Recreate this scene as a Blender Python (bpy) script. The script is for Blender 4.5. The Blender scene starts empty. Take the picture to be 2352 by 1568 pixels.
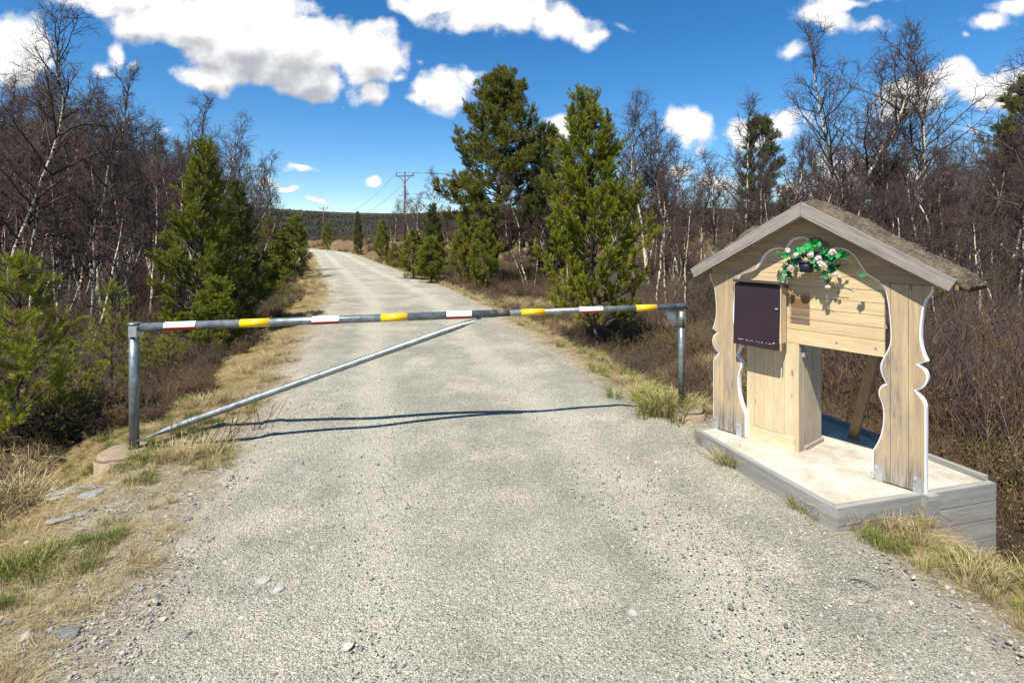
import bpy, bmesh, math, random
import numpy as np
from mathutils import Vector, Matrix, noise as mnoise
R = math.radians
sc = bpy.context.scene
COL = sc.collection
rng = np.random.default_rng(7)
random.seed(7)

# ------------------------------------------------------------------ helpers
CAMH = 1.8
def at(px, Y):                       # lateral position of a line of sight at a depth
    return (px - 1176.0) / 1190.0 * Y
def zat(py, Y):
    return CAMH - (py - 548.0) / 1190.0 * Y
def ground_xy(px, py, z=0.0):
    Y = (CAMH - z) * 1190.0 / (py - 548.0)
    return at(px, Y), Y

def tag(o, label=None, cat=None, group=None, kind=None):
    if label: o['label'] = label
    if cat: o['category'] = cat
    if group: o['group'] = group
    if kind: o['kind'] = kind
    return o
def empty(name, loc=(0, 0, 0), rz=0.0):
    o = bpy.data.objects.new(name, None); COL.objects.link(o)
    o.location = loc; o.rotation_euler = (0, 0, rz); o.empty_display_size = .1
    return o
def link(name, me, parent=None):
    o = bpy.data.objects.new(name, me); COL.objects.link(o)
    if parent is not None: o.parent = parent
    return o
def np_mesh(name, V, F, mats=(), midx=None, smooth=False):
    """V (n,3); F list of arrays (k,3)/(k,4)"""
    me = bpy.data.meshes.new(name)
    V = np.asarray(V, dtype=np.float32)
    if not isinstance(F, (list, tuple)): F = [F]
    F = [np.asarray(f, dtype=np.int32) for f in F if len(f)]
    nl = sum(f.size for f in F); nf = sum(len(f) for f in F)
    me.vertices.add(len(V)); me.vertices.foreach_set('co', V.ravel())
    me.loops.add(nl); me.polygons.add(nf)
    me.loops.foreach_set('vertex_index', np.concatenate([f.ravel() for f in F]))
    tot = np.concatenate([np.full(len(f), f.shape[1], np.int32) for f in F])
    st = np.concatenate([[0], np.cumsum(tot)[:-1]]).astype(np.int32)
    me.polygons.foreach_set('loop_start', st)
    for m in mats: me.materials.append(m)
    if midx is not None: me.polygons.foreach_set('material_index', np.asarray(midx, np.int32))
    if smooth: me.polygons.foreach_set('use_smooth', np.ones(nf, bool))
    me.update(calc_edges=True)
    return me

class Acc:                            # gathers tubes and loose triangles into arrays
    def __init__(s): s.V = []; s.Q = []; s.T = []; s.n = 0
    def tube(s, P, r, k=3, tip=True):
        P = np.asarray(P, float); r = np.broadcast_to(np.asarray(r, float), (len(P),))
        d = P[-1] - P[0]; L = np.linalg.norm(d)
        if L < 1e-6: return
        d = d / L
        a = np.cross(d, (0, 0, 1.0) if abs(d[2]) < .9 else (1.0, 0, 0)); a /= np.linalg.norm(a)
        b = np.cross(d, a)
        th = np.arange(k) * 2 * math.pi / k
        ring = np.cos(th)[:, None] * a + np.sin(th)[:, None] * b
        m = len(P)
        base = s.n
        nb = m - 1 if tip else m
        s.V.append((P[:nb, None, :] + r[:nb, None, None] * ring).reshape(-1, 3)); s.n += nb * k
        j = np.arange(k); j2 = (j + 1) % k
        for i in range(nb - 1):
            o = base + i * k
            s.Q.append(np.stack([o + j, o + j2, o + k + j2, o + k + j], 1))
        if tip:
            s.V.append(P[-1:]); t = s.n; s.n += 1
            o = base + (nb - 1) * k
            s.T.append(np.stack([o + j, o + j2, np.full(k, t)], 1))
    def tris(s, V):                   # (n,3,3)
        n = len(V); s.V.append(V.reshape(-1, 3))
        s.T.append(s.n + np.arange(n * 3).reshape(-1, 3)); s.n += n * 3
    def quads(s, V):                  # (n,4,3)
        n = len(V); s.V.append(V.reshape(-1, 3))
        s.Q.append(s.n + np.arange(n * 4).reshape(-1, 4)); s.n += n * 4
    def mesh(s, name, mat, smooth=False):
        F = []
        if s.Q: F.append(np.concatenate(s.Q))
        if s.T: F.append(np.concatenate(s.T))
        return np_mesh(name, np.concatenate(s.V), F, [mat], smooth=smooth)

def bm_mesh(name, bm, mats, smooth=False, bevel=0.0):
    if bevel > 0:
        es = [e for e in bm.edges if len(e.link_faces) == 2 and e.calc_face_angle(0) > .5]
        bmesh.ops.bevel(bm, geom=es, offset=bevel, segments=2, affect='EDGES', profile=.6, clamp_overlap=True)
    bmesh.ops.recalc_face_normals(bm, faces=bm.faces)
    me = bpy.data.meshes.new(name); bm.to_mesh(me); bm.free()
    for m in (mats if isinstance(mats, (list, tuple)) else [mats]): me.materials.append(m)
    if smooth:
        for p in me.polygons: p.use_smooth = True
    return me
def box(bm, x0, x1, y0, y1, z0, z1, mat=0, M=None):
    vs = [bm.verts.new((x, y, z)) for z in (z0, z1) for y in (y0, y1) for x in (x0, x1)]
    if M is not None:
        for v in vs: v.co = M @ v.co
    fs = [(0, 2, 3, 1), (4, 5, 7, 6), (0, 1, 5, 4), (2, 6, 7, 3), (0, 4, 6, 2), (1, 3, 7, 5)]
    for f in fs:
        q = bm.faces.new([vs[i] for i in f]); q.material_index = mat
    return vs
def bar(bm, a, b, wx, wz, up=(0, 0, 1)):  # box from point a to b, section wx (sideways) by wz
    a = Vector(a); b = Vector(b); d = b - a; L = d.length; d.normalize()
    s = d.cross(Vector(up)).normalized(); t = s.cross(d).normalized()
    M = Matrix((( s.x, d.x, t.x, a.x), (s.y, d.y, t.y, a.y), (s.z, d.z, t.z, a.z), (0, 0, 0, 1)))
    return box(bm, -wx / 2, wx / 2, 0, L, -wz / 2, wz / 2, M=M)
def cyl(bm, a, b, r0, r1=None, n=24, cap=True):
    a = Vector(a); b = Vector(b); d = (b - a).normalized()
    s = d.orthogonal().normalized(); t = d.cross(s)
    r1 = r0 if r1 is None else r1
    A = [bm.verts.new(a + (s * math.cos(2 * math.pi * i / n) + t * math.sin(2 * math.pi * i / n)) * r0) for i in range(n)]
    B = [bm.verts.new(b + (s * math.cos(2 * math.pi * i / n) + t * math.sin(2 * math.pi * i / n)) * r1) for i in range(n)]
    for i in range(n):
        bm.faces.new((A[i], A[(i + 1) % n], B[(i + 1) % n], B[i])).smooth = True
    if cap:
        bm.faces.new(A[::-1]); bm.faces.new(B)

# ------------------------------------------------------------------ node helpers
class NT:
    def __init__(s, nt): s.nt = nt
    def n(s, typ, **kw):
        nd = s.nt.nodes.new(typ)
        ins = kw.pop('ins', {})
        for k, v in kw.items(): setattr(nd, k, v)
        for k, v in ins.items():
            sk = nd.inputs[k]
            if isinstance(v, bpy.types.NodeSocket): s.nt.links.new(v, sk)
            else: sk.default_value = v
        return nd
    def math(s, op, a, b=0.0, c=None, clamp=False):
        ins = {0: a, 1: b}
        if c is not None: ins[2] = c
        return s.n('ShaderNodeMath', operation=op, use_clamp=clamp, ins=ins).outputs[0]
    def ramp(s, fac, stops, interp='LINEAR'):
        r = s.n('ShaderNodeValToRGB', ins={0: fac}); e = r.color_ramp; e.interpolation = interp
        while len(e.elements) < len(stops): e.elements.new(.5)
        for el, (p, c) in zip(e.elements, stops):
            el.position = p; el.color = (*c, 1) if len(c) == 3 else c
        return r.outputs[0]
    def mix(s, fac, a, b, blend='MIX'):
        m = s.n('ShaderNodeMix', data_type='RGBA', blend_type=blend, ins={0: fac})
        for i, v in ((6, a), (7, b)):
            if isinstance(v, bpy.types.NodeSocket): s.nt.links.new(v, m.inputs[i])
            else: m.inputs[i].default_value = (*v, 1) if len(v) == 3 else v
        return m.outputs[2]
    def noise(s, vec, scale, detail=4, rough=.55, dist=0.0, out=0):
        ins = {'Scale': scale, 'Detail': detail, 'Roughness': rough, 'Distortion': dist}
        if vec is not None: ins['Vector'] = vec
        return s.n('ShaderNodeTexNoise', ins=ins).outputs[out]
    def mapr(s, v, a, b, c=0.0, d=1.0, smooth=True):
        return s.n('ShaderNodeMapRange', interpolation_type='SMOOTHSTEP' if smooth else 'LINEAR',
                   ins={0: v, 1: a, 2: b, 3: c, 4: d}).outputs[0]
    def scalev(s, vec, xyz):
        return s.n('ShaderNodeVectorMath', operation='MULTIPLY', ins={0: vec, 1: xyz}).outputs[0]
    def obj(s): return s.n('ShaderNodeTexCoord').outputs['Object']
    def bump(s, h, strength=.4, dist=.01, normal=None):
        ins = {'Height': h, 'Strength': strength, 'Distance': dist}
        if normal is not None: ins['Normal'] = normal
        return s.n('ShaderNodeBump', ins=ins).outputs[0]
def material(name, fn):
    m = bpy.data.materials.new(name); m.use_nodes = True
    nt = m.node_tree; nt.nodes.clear(); N = NT(nt)
    out = nt.nodes.new('ShaderNodeOutputMaterial')
    sh = fn(N)
    nt.links.new(sh, out.inputs[0])
    return m
def prin(N, color, rough=.8, normal=None, metal=0.0, spec=.3, **kw):
    ins = {'Roughness': rough, 'Metallic': metal, 'Specular IOR Level': spec}
    ins['Base Color'] = (*color, 1) if isinstance(color, tuple) and len(color) == 3 else color
    if normal is not None: ins['Normal'] = normal
    ins.update(kw)
    return N.n('ShaderNodeBsdfPrincipled', ins=ins).outputs[0]

# ------------------------------------------------------------------ materials
def m_gravel(N):
    v = N.obj()
    lane = N.n('ShaderNodeAttribute', attribute_name='lane').outputs['Fac']
    big = N.noise(v, .55, 5, .6)
    mid = N.noise(v, 2.6, 5, .65)
    fine = N.noise(v, 55, 4, .7)
    grit = N.noise(v, 190, 2, .7)
    vo = N.n('ShaderNodeTexVoronoi', ins={'Vector': v, 'Scale': 88.0, 'Randomness': 1.0})
    vo2 = N.n('ShaderNodeTexVoronoi', ins={'Vector': v, 'Scale': 240.0, 'Randomness': 1.0})
    base = N.mix(N.mapr(N.math('ADD', N.math('MULTIPLY', big, .6), N.math('MULTIPLY', mid, .4)), .38, .62), (.28, .27, .217), (.39, .374, .298))
    base = N.mix(N.math('MULTIPLY', N.mapr(N.noise(v, 1.1, 6, .7), .5, .68), .6), base, (.5, .465, .36))
    # the wheel tracks are rubbed smoother and paler
    tr = N.math('ABSOLUTE', N.math('SUBTRACT', N.math('ABSOLUTE', N.math('ADD', lane, N.math('MULTIPLY', N.math('SUBTRACT', mid, .5), .5))), .85))
    track = N.math('MULTIPLY', N.mapr(tr, .05, .4, 1.0, 0.0), N.mapr(N.noise(v, .9, 4, .6), .25, .6, .55, 1.0))
    base = N.mix(N.math('MULTIPLY', track, .7), base, (.475, .452, .362))
    cell = N.n('ShaderNodeSeparateColor', ins={0: vo.outputs['Color']})
    g = N.ramp(cell.outputs[0], [(0, (.14, .14, .15)), (.12, (.5, .5, .5)), (.5, (.98, .97, .94)), (.86, (1.25, 1.23, 1.17)), (.94, (1.75, 1.72, 1.62)), (1, (1.9, 1.85, 1.75))])
    cellmask = N.mapr(vo.outputs['Distance'], .25, .62, 1.0, 0.0)
    col = N.mix(N.math('MULTIPLY', cellmask, N.math('SUBTRACT', .85, N.math('MULTIPLY', track, .4))), base, N.mix(1.0, base, g, 'MULTIPLY'))
    c2 = N.n('ShaderNodeSeparateColor', ins={0: vo2.outputs['Color']})
    g2 = N.ramp(c2.outputs[1], [(0, (.25, .25, .26)), (.25, (.75, .75, .75)), (.7, (1.1, 1.09, 1.06)), (.9, (1.5, 1.48, 1.42)), (1, (1.9, 1.86, 1.78))])
    col = N.mix(.8, col, g2, 'MULTIPLY')
    col = N.mix(N.mapr(fine, .3, .75), N.mix(.5, col, (.72, .72, .74), 'MULTIPLY'), col)
    edge = N.n('ShaderNodeAttribute', attribute_name='edge').outputs['Fac']
    col = N.mix(N.math('MULTIPLY', N.mapr(N.math('ADD', edge, N.math('MULTIPLY', N.math('SUBTRACT', mid, .5), .9)), -.5, .1), .75), col, N.mix(.5, col, (.36, .305, .215)))
    h = N.math('ADD', N.math('MULTIPLY', N.math('SUBTRACT', 1.0, vo.outputs['Distance']), .9), N.math('ADD', N.math('MULTIPLY', grit, .55), N.math('MULTIPLY', fine, .9)))
    nb = N.bump(h, .9, .009)
    nb = N.bump(N.math('SUBTRACT', 1.0, vo2.outputs['Distance']), .6, .006, nb)
    return prin(N, col, .92, nb, spec=.15)
def m_ground(N):
    v = N.obj()
    edge = N.n('ShaderNodeAttribute', attribute_name='edge').outputs['Fac']
    big = N.noise(v, .35, 5, .6)
    mid = N.noise(v, 1.9, 6, .65)
    fib = N.noise(N.scalev(v, (9, 26, 20)), 2.0, 5, .7, 1.5)
    fine = N.noise(v, 60, 4, .7)
    straw = N.ramp(fib, [(.25, (.09, .06, .03)), (.45, (.21, .15, .065)), (.62, (.36, .27, .12)), (.8, (.5, .4, .2))])
    heath = N.ramp(fib, [(.25, (.05, .032, .018)), (.5, (.13, .085, .045)), (.75, (.26, .185, .09))])
    moss = N.ramp(fine, [(.3, (.05, .05, .014)), (.7, (.13, .13, .035))])
    heath = N.mix(N.mapr(mid, .52, .66), heath, moss)
    ee = N.math('ADD', edge, N.math('MULTIPLY', N.math('SUBTRACT', mid, .5), 1.8))
    col = N.mix(N.mapr(ee, .9, 2.2), straw, heath)
    col = N.mix(N.math('MULTIPLY', N.mapr(big, .55, .7), .6), col, straw)
    vo = N.n('ShaderNodeTexVoronoi', ins={'Vector': v, 'Scale': 55.0})
    cell = N.n('ShaderNodeSeparateColor', ins={0: vo.outputs['Color']})
    dirt = N.ramp(cell.outputs[0], [(0, (.14, .125, .11)), (.3, (.3, .25, .175)), (.8, (.43, .36, .25)), (1, (.65, .62, .54))])
    dirt = N.mix(N.mapr(fib, .45, .7), dirt, straw)
    xyz = N.n('ShaderNodeSeparateXYZ', ins={0: v}).outputs
    wide = N.math('MULTIPLY', N.mapr(xyz[1], 3.4, 5.6, .62, 0.0), N.mapr(xyz[0], -1.0, 0.0, 1.0, 0.0))
    dirt = N.mix(N.mapr(N.math('SUBTRACT', edge, wide), -.1, .35, .65, 0.0), dirt, N.mix(.6, dirt, (.38, .35, .275)))
    col = N.mix(N.mapr(N.math('ADD', N.math('SUBTRACT', edge, wide), N.math('MULTIPLY', N.math('SUBTRACT', mid, .5), 1.2)), -.05, .45), dirt, col)
    h = N.math('ADD', N.math('MULTIPLY', fib, 1.0), N.math('ADD', N.math('MULTIPLY', fine, .5), N.math('MULTIPLY', cell.outputs[1], .25)))
    return prin(N, col, .95, N.bump(h, 1.0, .025), spec=.1)
def m_hill(N):
    v = N.obj()
    n1 = N.noise(v, .004, 6, .6); n2 = N.noise(N.scalev(v, (1, .35, 1)), .02, 6, .65); n3 = N.noise(v, .09, 4, .7)
    col = N.ramp(N.math('ADD', N.math('MULTIPLY', n2, .7), N.math('MULTIPLY', n3, .3)), [(.35, (.012, .014, .016)), (.5, (.03, .03, .027)), (.65, (.062, .048, .042))])
    z = N.n('ShaderNodeSeparateXYZ', ins={0: v}).outputs[2]
    col = N.mix(N.mapr(N.math('ADD', z, N.math('MULTIPLY', n1, 40)), 88, 122), col, (.06, .052, .052))
    return prin(N, col, .95, N.bump(n3, .6, 3.0), spec=.05)
def m_bark_birch(N):
    v = N.obj(); inf = N.n('ShaderNodeObjectInfo')
    vv = N.n('ShaderNodeVectorMath', operation='ADD', ins={0: v, 1: inf.outputs['Location']}).outputs[0]
    band = N.noise(N.scalev(vv, (9, 9, 30)), 1.0, 4, .7)
    blot = N.noise(N.scalev(vv, (10, 10, 4.5)), 1.0, 4, .65)
    z = N.n('ShaderNodeSeparateXYZ', ins={0: v}).outputs[2]
    white = N.mix(N.noise(vv, 30, 3), (.55, .465, .32), (.76, .67, .50))
    dark = N.mix(N.noise(vv, 40, 3), (.018, .014, .012), (.07, .05, .042))
    f = N.math('MAXIMUM', N.mapr(band, .51, .6), N.mapr(blot, .5, .57))
    f = N.math('MAXIMUM', f, N.mapr(N.math('ADD', z, N.math('MULTIPLY', blot, 1.2)), .6, 1.2, .9, 0.0))
    return prin(N, N.mix(f, white, dark), .8, N.bump(band, .5, .01), spec=.2)
def m_twig(c0, c1):
    def f(N):
        v = N.obj()
        n = N.noise(v, 3.5, 3, .6); r = N.n('ShaderNodeObjectInfo').outputs['Random']
        col = N.mix(N.mapr(n, .3, .7), c0, c1)
        col = N.mix(N.math('MULTIPLY', r, .3), col, (.03, .022, .022))
        return prin(N, col, .75, spec=.25)
    return f
def m_bark_pine(N):
    v = N.obj()
    vo = N.n('ShaderNodeTexVoronoi', feature='DISTANCE_TO_EDGE', ins={'Vector': N.scalev(v, (14, 14, 6)), 'Scale': 1.0})
    n = N.noise(v, 18, 4)
    z = N.n('ShaderNodeSeparateXYZ', ins={0: v}).outputs[2]
    col = N.mix(n, (.06, .045, .038), (.17, .13, .105))
    col = N.mix(N.mapr(vo.outputs[0], 0, .12, 1, 0), col, (.02, .016, .014))
    return prin(N, col, .9, N.bump(vo.outputs[0], .8, .02), spec=.15)
def m_needles(c0, c1, c2):
    def f(N):
        v = N.obj()
        g = N.n('ShaderNodeNewGeometry').outputs['Random Per Island']
        n = N.noise(v, 2.2, 3, .6); n2 = N.noise(v, 11, 2, .6)
        col = N.mix(N.mapr(N.math('ADD', N.math('MULTIPLY', n, .5), N.math('MULTIPLY', n2, .5)), .36, .64), c0, c1)
        col = N.mix(N.mapr(g, .6, 1.0), col, c2)
        p = prin(N, col, .55, spec=.3)
        t = N.n('ShaderNodeBsdfTranslucent', ins={0: N.mix(.5, col, c2)}).outputs[0]
        return N.n('ShaderNodeMixShader', ins={0: .14, 1: p, 2: t}).outputs[0]
    return f
def m_blade(c0, c1, c2):
    def f(N):
        r = N.n('ShaderNodeObjectInfo').outputs['Random']
        g = N.n('ShaderNodeNewGeometry').outputs['Random Per Island']
        col = N.mix(r, c0, c1); col = N.mix(N.mapr(g, .35, 1.0), col, c2)
        p = prin(N, col, .7, spec=.25)
        t = N.n('ShaderNodeBsdfTranslucent', ins={0: col}).outputs[0]
        return N.n('ShaderNodeMixShader', ins={0: .25, 1: p, 2: t}).outputs[0]
    return f
def m_stone(c0, c1, sp=9):
    def f(N):
        v = N.obj(); r = N.n('ShaderNodeObjectInfo').outputs['Random']
        n = N.noise(v, sp, 5, .65)
        col = N.mix(N.mapr(n, .3, .7), c0, c1)
        k = N.ramp(r, [(0, (.4, .42, .46)), (.3, (.8, .8, .8)), (.7, (1.05, 1.02, .95)), (1, (1.55, 1.5, 1.38))])
        col = N.mix(1.0, col, k, 'MULTIPLY')
        return prin(N, col, .85, N.bump(n, .5, .01), spec=.2)
    return f
def m_wood(axis, c0, c1, c2, grey=0.0, seam=None, stain=False, greyz=.35):
    """planed boards; axis = grain direction in object space"""
    def f(N):
        v = N.obj(); isl = N.n('ShaderNodeNewGeometry').outputs['Random Per Island']
        off = N.n('ShaderNodeCombineXYZ', ins={0: N.math('MULTIPLY', isl, 13.7), 1: N.math('MULTIPLY', isl, 7.1), 2: N.math('MULTIPLY', isl, 9.3)}).outputs[0]
        vv = N.n('ShaderNodeVectorMath', operation='ADD', ins={0: v, 1: off}).outputs[0]
        st = {'x': (1.3, 22, 22), 'z': (22, 22, 1.3), 'y': (22, 1.3, 22)}[axis]
        st2 = {'x': (3.2, 10, 10), 'z': (10, 10, 3.2), 'y': (10, 3.2, 10)}[axis]
        grain = N.noise(N.scalev(vv, st), 1.0, 6, .65, .7)
        fibre = N.noise(N.scalev(vv, st), 4.5, 4, .7)
        cloud = N.noise(N.scalev(vv, {'x': (.5, 1.6, 1.6), 'z': (1.6, 1.6, .5), 'y': (1.6, .5, 1.6)}[axis]), 3.6, 5, .68)
        col = N.mix(N.mapr(grain, .32, .68), c0, c1)
        col = N.mix(N.math('MULTIPLY', N.mapr(fibre, .45, .7), .6), col, c2)
        col = N.mix(N.math('MULTIPLY', N.math('SUBTRACT', isl, .5), .35), col, c2)
        col = N.mix(N.math('MULTIPLY', N.mapr(isl, .0, 1.0, .0, .3), 1.0), col, N.mix(.5, c1, c2))
        # knots
        kn = N.n('ShaderNodeTexVoronoi', ins={'Vector': N.scalev(vv, st2), 'Scale': .95, 'Randomness': 1.0})
        kc = N.n('ShaderNodeSeparateColor', ins={0: kn.outputs['Color']}).outputs[0]
        km = N.math('MULTIPLY', N.mapr(kn.outputs['Distance'], .03, .13, 1.0, 0.0), N.mapr(kc, .35, .4))
        col = N.mix(N.math('MULTIPLY', km, .75), col, (.16, .075, .028))
        z = N.n('ShaderNodeSeparateXYZ', ins={0: v}).outputs
        if grey > 0:
            gz = N.mapr(N.math('ADD', z[2], N.math('MULTIPLY', N.math('SUBTRACT', cloud, .5), .5)), .0, greyz, 1.0, 0.0)
            gm = N.math('MAXIMUM', N.math('MULTIPLY', gz, grey), N.math('MULTIPLY', N.mapr(cloud, .46, .68), grey * .75))
            gc = N.mix(N.mapr(fibre, .35, .65), (.10, .09, .08), (.32, .285, .235))
            col = N.mix(gm, col, gc)
        if seam:
            for s0 in seam:
                lm = N.mapr(N.math('ABSOLUTE', N.math('SUBTRACT', z[0], s0)), .0008, .0022, 1.0, 0.0)
                col = N.mix(N.math('MULTIPLY', lm, .8), col, (.05, .035, .02))
        if stain:      # weathered patch left by a removed notice, with a torn edge
            e1 = N.math('ADD', z[0], N.math('MULTIPLY', N.math('SUBTRACT', fibre, .5), .02))
            bx = N.math('MULTIPLY', N.mapr(e1, .625, .65), N.mapr(e1, .775, .785, 1, 0))
            bz = N.math('MULTIPLY', N.mapr(z[2], .985, .995), N.mapr(N.math('ADD', z[2], N.math('MULTIPLY', cloud, .12)), 1.27, 1.34, 1, 0))
            sm = N.math('MULTIPLY', N.math('MULTIPLY', bx, bz), N.mapr(grain, .3, .6, .6, 1.0))
            col = N.mix(sm, col, N.mix(N.mapr(z[2], 1.0, 1.2), (.13, .1, .075), (.17, .09, .035)))
            dm = N.math('MULTIPLY', N.mapr(N.math('ABSOLUTE', N.math('SUBTRACT', z[0], .9)), .003, .006, 1, 0), N.math('MULTIPLY', N.mapr(z[2], 1.175, 1.19), N.mapr(z[2], 1.235, 1.245, 1, 0)))
            col = N.mix(dm, col, (.75, .75, .73))
        h = N.math('ADD', N.math('MULTIPLY', fibre, .6), N.math('MULTIPLY', grain, .5))
        return prin(N, col, .7, N.bump(h, .35, .004), spec=.25)
    return f
def m_plain(c, rough=.6, nz=0.0, scale=20, metal=0.0, spec=.4, c2=None):
    def f(N):
        v = N.obj(); n = N.noise(v, scale, 5, .65)
        k = N.mix(N.mapr(n, .3, .7), c, c2 if c2 else tuple(x * (1 - nz) for x in c))
        return prin(N, k, rough, N.bump(n, .25, .003), metal, spec)
    return f
def m_galv(N):
    v = N.obj()
    n = N.noise(v, 14, 5, .6); st = N.noise(N.scalev(v, (40, 40, 5)), 1.0, 4, .7)
    sp = N.n('ShaderNodeTexVoronoi', ins={'Vector': v, 'Scale': 90.0})
    c = N.mix(N.mapr(n, .3, .7), (.15, .17, .172), (.27, .295, .295))
    c = N.mix(N.math('MULTIPLY', N.mapr(st, .58, .7), .5), c, (.13, .13, .12))
    c = N.mix(.18, c, sp.outputs['Color'], 'SOFT_LIGHT')
    return prin(N, c, N.mapr(n, .3, .7, .36, .52), N.bump(n, .1, .003), .65, .5)
def m_tape(c, wear):
    def f(N):
        v = N.obj(); n = N.noise(v, 26, 5, .7)
        col = N.mix(N.math('MULTIPLY', N.mapr(n, .57, .63), wear), c, (.2, .2, .19))
        return prin(N, col, .35, spec=.5)
    return f
def m_concrete(N):
    v = N.obj(); n = N.noise(v, 3.5, 6, .65); f = N.noise(v, 85, 3, .7)
    c = N.mix(N.mapr(n, .35, .65), (.33, .285, .22), (.52, .465, .375))
    c = N.mix(N.math('MULTIPLY', N.mapr(N.noise(v, 11, 5, .7), .5, .68), .5), c, (.27, .225, .165))
    c = N.mix(N.math('MULTIPLY', N.mapr(f, .55, .75), .25), c, (.3, .26, .2))
    return prin(N, c, .9, N.bump(f, .35, .004), spec=.15)
def m_turf(N):
    v = N.obj(); n = N.noise(v, 9, 6, .7, 1.0); f = N.noise(v, 45, 4, .75)
    c = N.ramp(N.math('ADD', N.math('MULTIPLY', n, .5), N.math('MULTIPLY', f, .5)), [(.32, (.035, .026, .02)), (.48, (.12, .095, .07)), (.6, (.22, .175, .115)), (.75, (.34, .29, .2))])
    return prin(N, c, .95, N.bump(N.math('ADD', n, f), 1.0, .03), spec=.1)

MT = {}
def mk(k, fn): MT[k] = material(k, fn)
mk('gravel', m_gravel); mk('ground', m_ground); mk('hill', m_hill)
mk('birch_bark', m_bark_birch); mk('pine_bark', m_bark_pine)
mk('birch_twig', m_twig((.034, .024, .021), (.10, .07, .057)))
mk('heath_twig', m_twig((.075, .042, .026), (.19, .115, .062)))
mk('grey_twig', m_twig((.06, .05, .037), (.17, .135, .09)))
mk('dark_twig', m_twig((.035, .026, .024), (.09, .06, .05)))
mk('needles_bright', m_needles((.09, .118, .009), (.195, .212, .012), (.34, .32, .025)))
mk('needles_mid', m_needles((.08, .105, .010), (.165, .185, .014), (.27, .255, .022)))
mk('needles_old', m_needles((.075, .088, .012), (.155, .15, .02), (.25, .22, .032)))
mk('needles_dark', m_needles((.036, .054, .011), (.078, .096, .015), (.13, .13, .02)))
mk('straw', m_blade((.26, .185, .085), (.42, .33, .165), (.54, .44, .25)))
mk('green_grass', m_blade((.11, .15, .022), (.2, .22, .04), (.42, .36, .12)))
mk('fresh_grass', m_blade((.085, .13, .02), (.14, .18, .03), (.26, .25, .07)))
mk('leaf_olive', m_blade((.07, .075, .016), (.14, .125, .025), (.2, .13, .04)))
mk('bud', m_blade((.22, .24, .03), (.3, .3, .04), (.36, .33, .06)))
mk('stone', m_stone((.27, .25, .22), (.42, .4, .35)))
mk('blue_stone', m_stone((.17, .175, .18), (.31, .315, .31)))
mk('panel_wood', m_wood('x', (.5, .36, .195), (.62, .475, .28), (.36, .24, .125), .22, None, True))
mk('gable_wood', m_wood('x', (.30, .2, .11), (.42, .295, .17), (.2, .13, .075), .45))
mk('post_wood', m_wood('z', (.33, .24, .14), (.46, .35, .21), (.22, .155, .095), .95, (.105, .195, 1.31, 1.41), False, .32))
mk('box_wood', m_wood('z', (.5, .375, .225), (.62, .485, .31), (.42, .265, .13), .3))
mk('box_side_wood', m_wood('z', (.42, .34, .22), (.54, .45, .31), (.3, .23, .15), .6))
mk('plinth_wood', m_wood('x', (.52, .41, .26), (.62, .5, .33), (.45, .31, .17)))
mk('brown_wood', m_wood('z', (.2, .135, .075), (.28, .19, .11), (.12, .08, .05)))
mk('rake_wood', m_wood('x', (.16, .145, .125), (.37, .345, .305), (.085, .075, .068), .5))
mk('grey_wood', m_wood('x', (.19, .19, .175), (.34, .335, .30), (.10, .10, .095), .35))
mk('white_paint', m_plain((.78, .77, .76), .55, .1))
mk('black_board', m_plain((.028, .017, .022), .6, .15, 6, spec=.25))
mk('lid_felt', m_plain((.07, .055, .052), .8, .35, 12))
mk('galv', m_galv)
mk('zinc', m_plain((.55, .58, .6), .4, .25, 30, .7))
mk('white_tape', m_tape((.8, .79, .78), .45)); mk('red_tape', m_tape((.42, .012, .02), .3)); mk('yellow_tape', m_tape((.8, .47, .004), .8))
mk('dull_metal', m_plain((.09, .085, .075), .6, .4, 60, .3))
mk('concrete', m_concrete)
mk('footing', m_plain((.30, .21, .14), .9, .3, 9, spec=.15, c2=(.2, .165, .12)))
mk('turf', m_turf)
mk('pot', m_plain((.012, .016, .03), .45, .2))
mk('bolt_blue', m_plain((.03, .2, .42), .4, .1))
mk('plastic_leaf', m_needles((.01, .2, .045), (.015, .4, .085), (.03, .5, .14)))
mk('plastic_leaf_dark', m_needles((.006, .07, .03), (.012, .12, .045), (.02, .17, .06)))
mk('petal', m_plain((.74, .5, .47), .6, 0, 60, spec=.3, c2=(.74, .66, .6)))
mk('stem', m_plain((.16, .17, .04), .6, .3))
mk('pole_wood', m_plain((.17, .085, .06), .85, .3, 8, spec=.15))
mk('wire', m_plain((.06, .065, .07), .5, .1))
mk('snow', m_plain((.8, .8, .82), .7, .02))

# ------------------------------------------------------------------ terrain
CL = np.array([(.45, -6), (.4, 0), (.25, 2.2), (-.25, 4.2), (-.75, 6.0), (-1.2, 7.6), (-2.1, 11), (-3.2, 15), (-5.6, 21.5), (-7.6, 26.5), (-13.2, 41), (-18.6, 55), (-26, 72), (-40, 93), (-62, 113), (-100, 130)], float)
def catmull(P, n=14):
    out = []
    for i in range(len(P) - 1):
        p0 = P[max(i - 1, 0)]; p1 = P[i]; p2 = P[i + 1]; p3 = P[min(i + 2, len(P) - 1)]
        for t in np.linspace(0, 1, n, endpoint=False):
            out.append(.5 * ((2 * p1) + (-p0 + p2) * t + (2 * p0 - 5 * p1 + 4 * p2 - p3) * t * t + (-p0 + 3 * p1 - 3 * p2 + p3) * t ** 3))
    out.append(P[-1]); return np.array(out)
CP = catmull(CL)
SEG = CP[1:] - CP[:-1]; SL = np.linalg.norm(SEG, axis=1); SD = SEG / SL[:, None]
CUM = np.concatenate([[0], np.cumsum(SL)])
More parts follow.
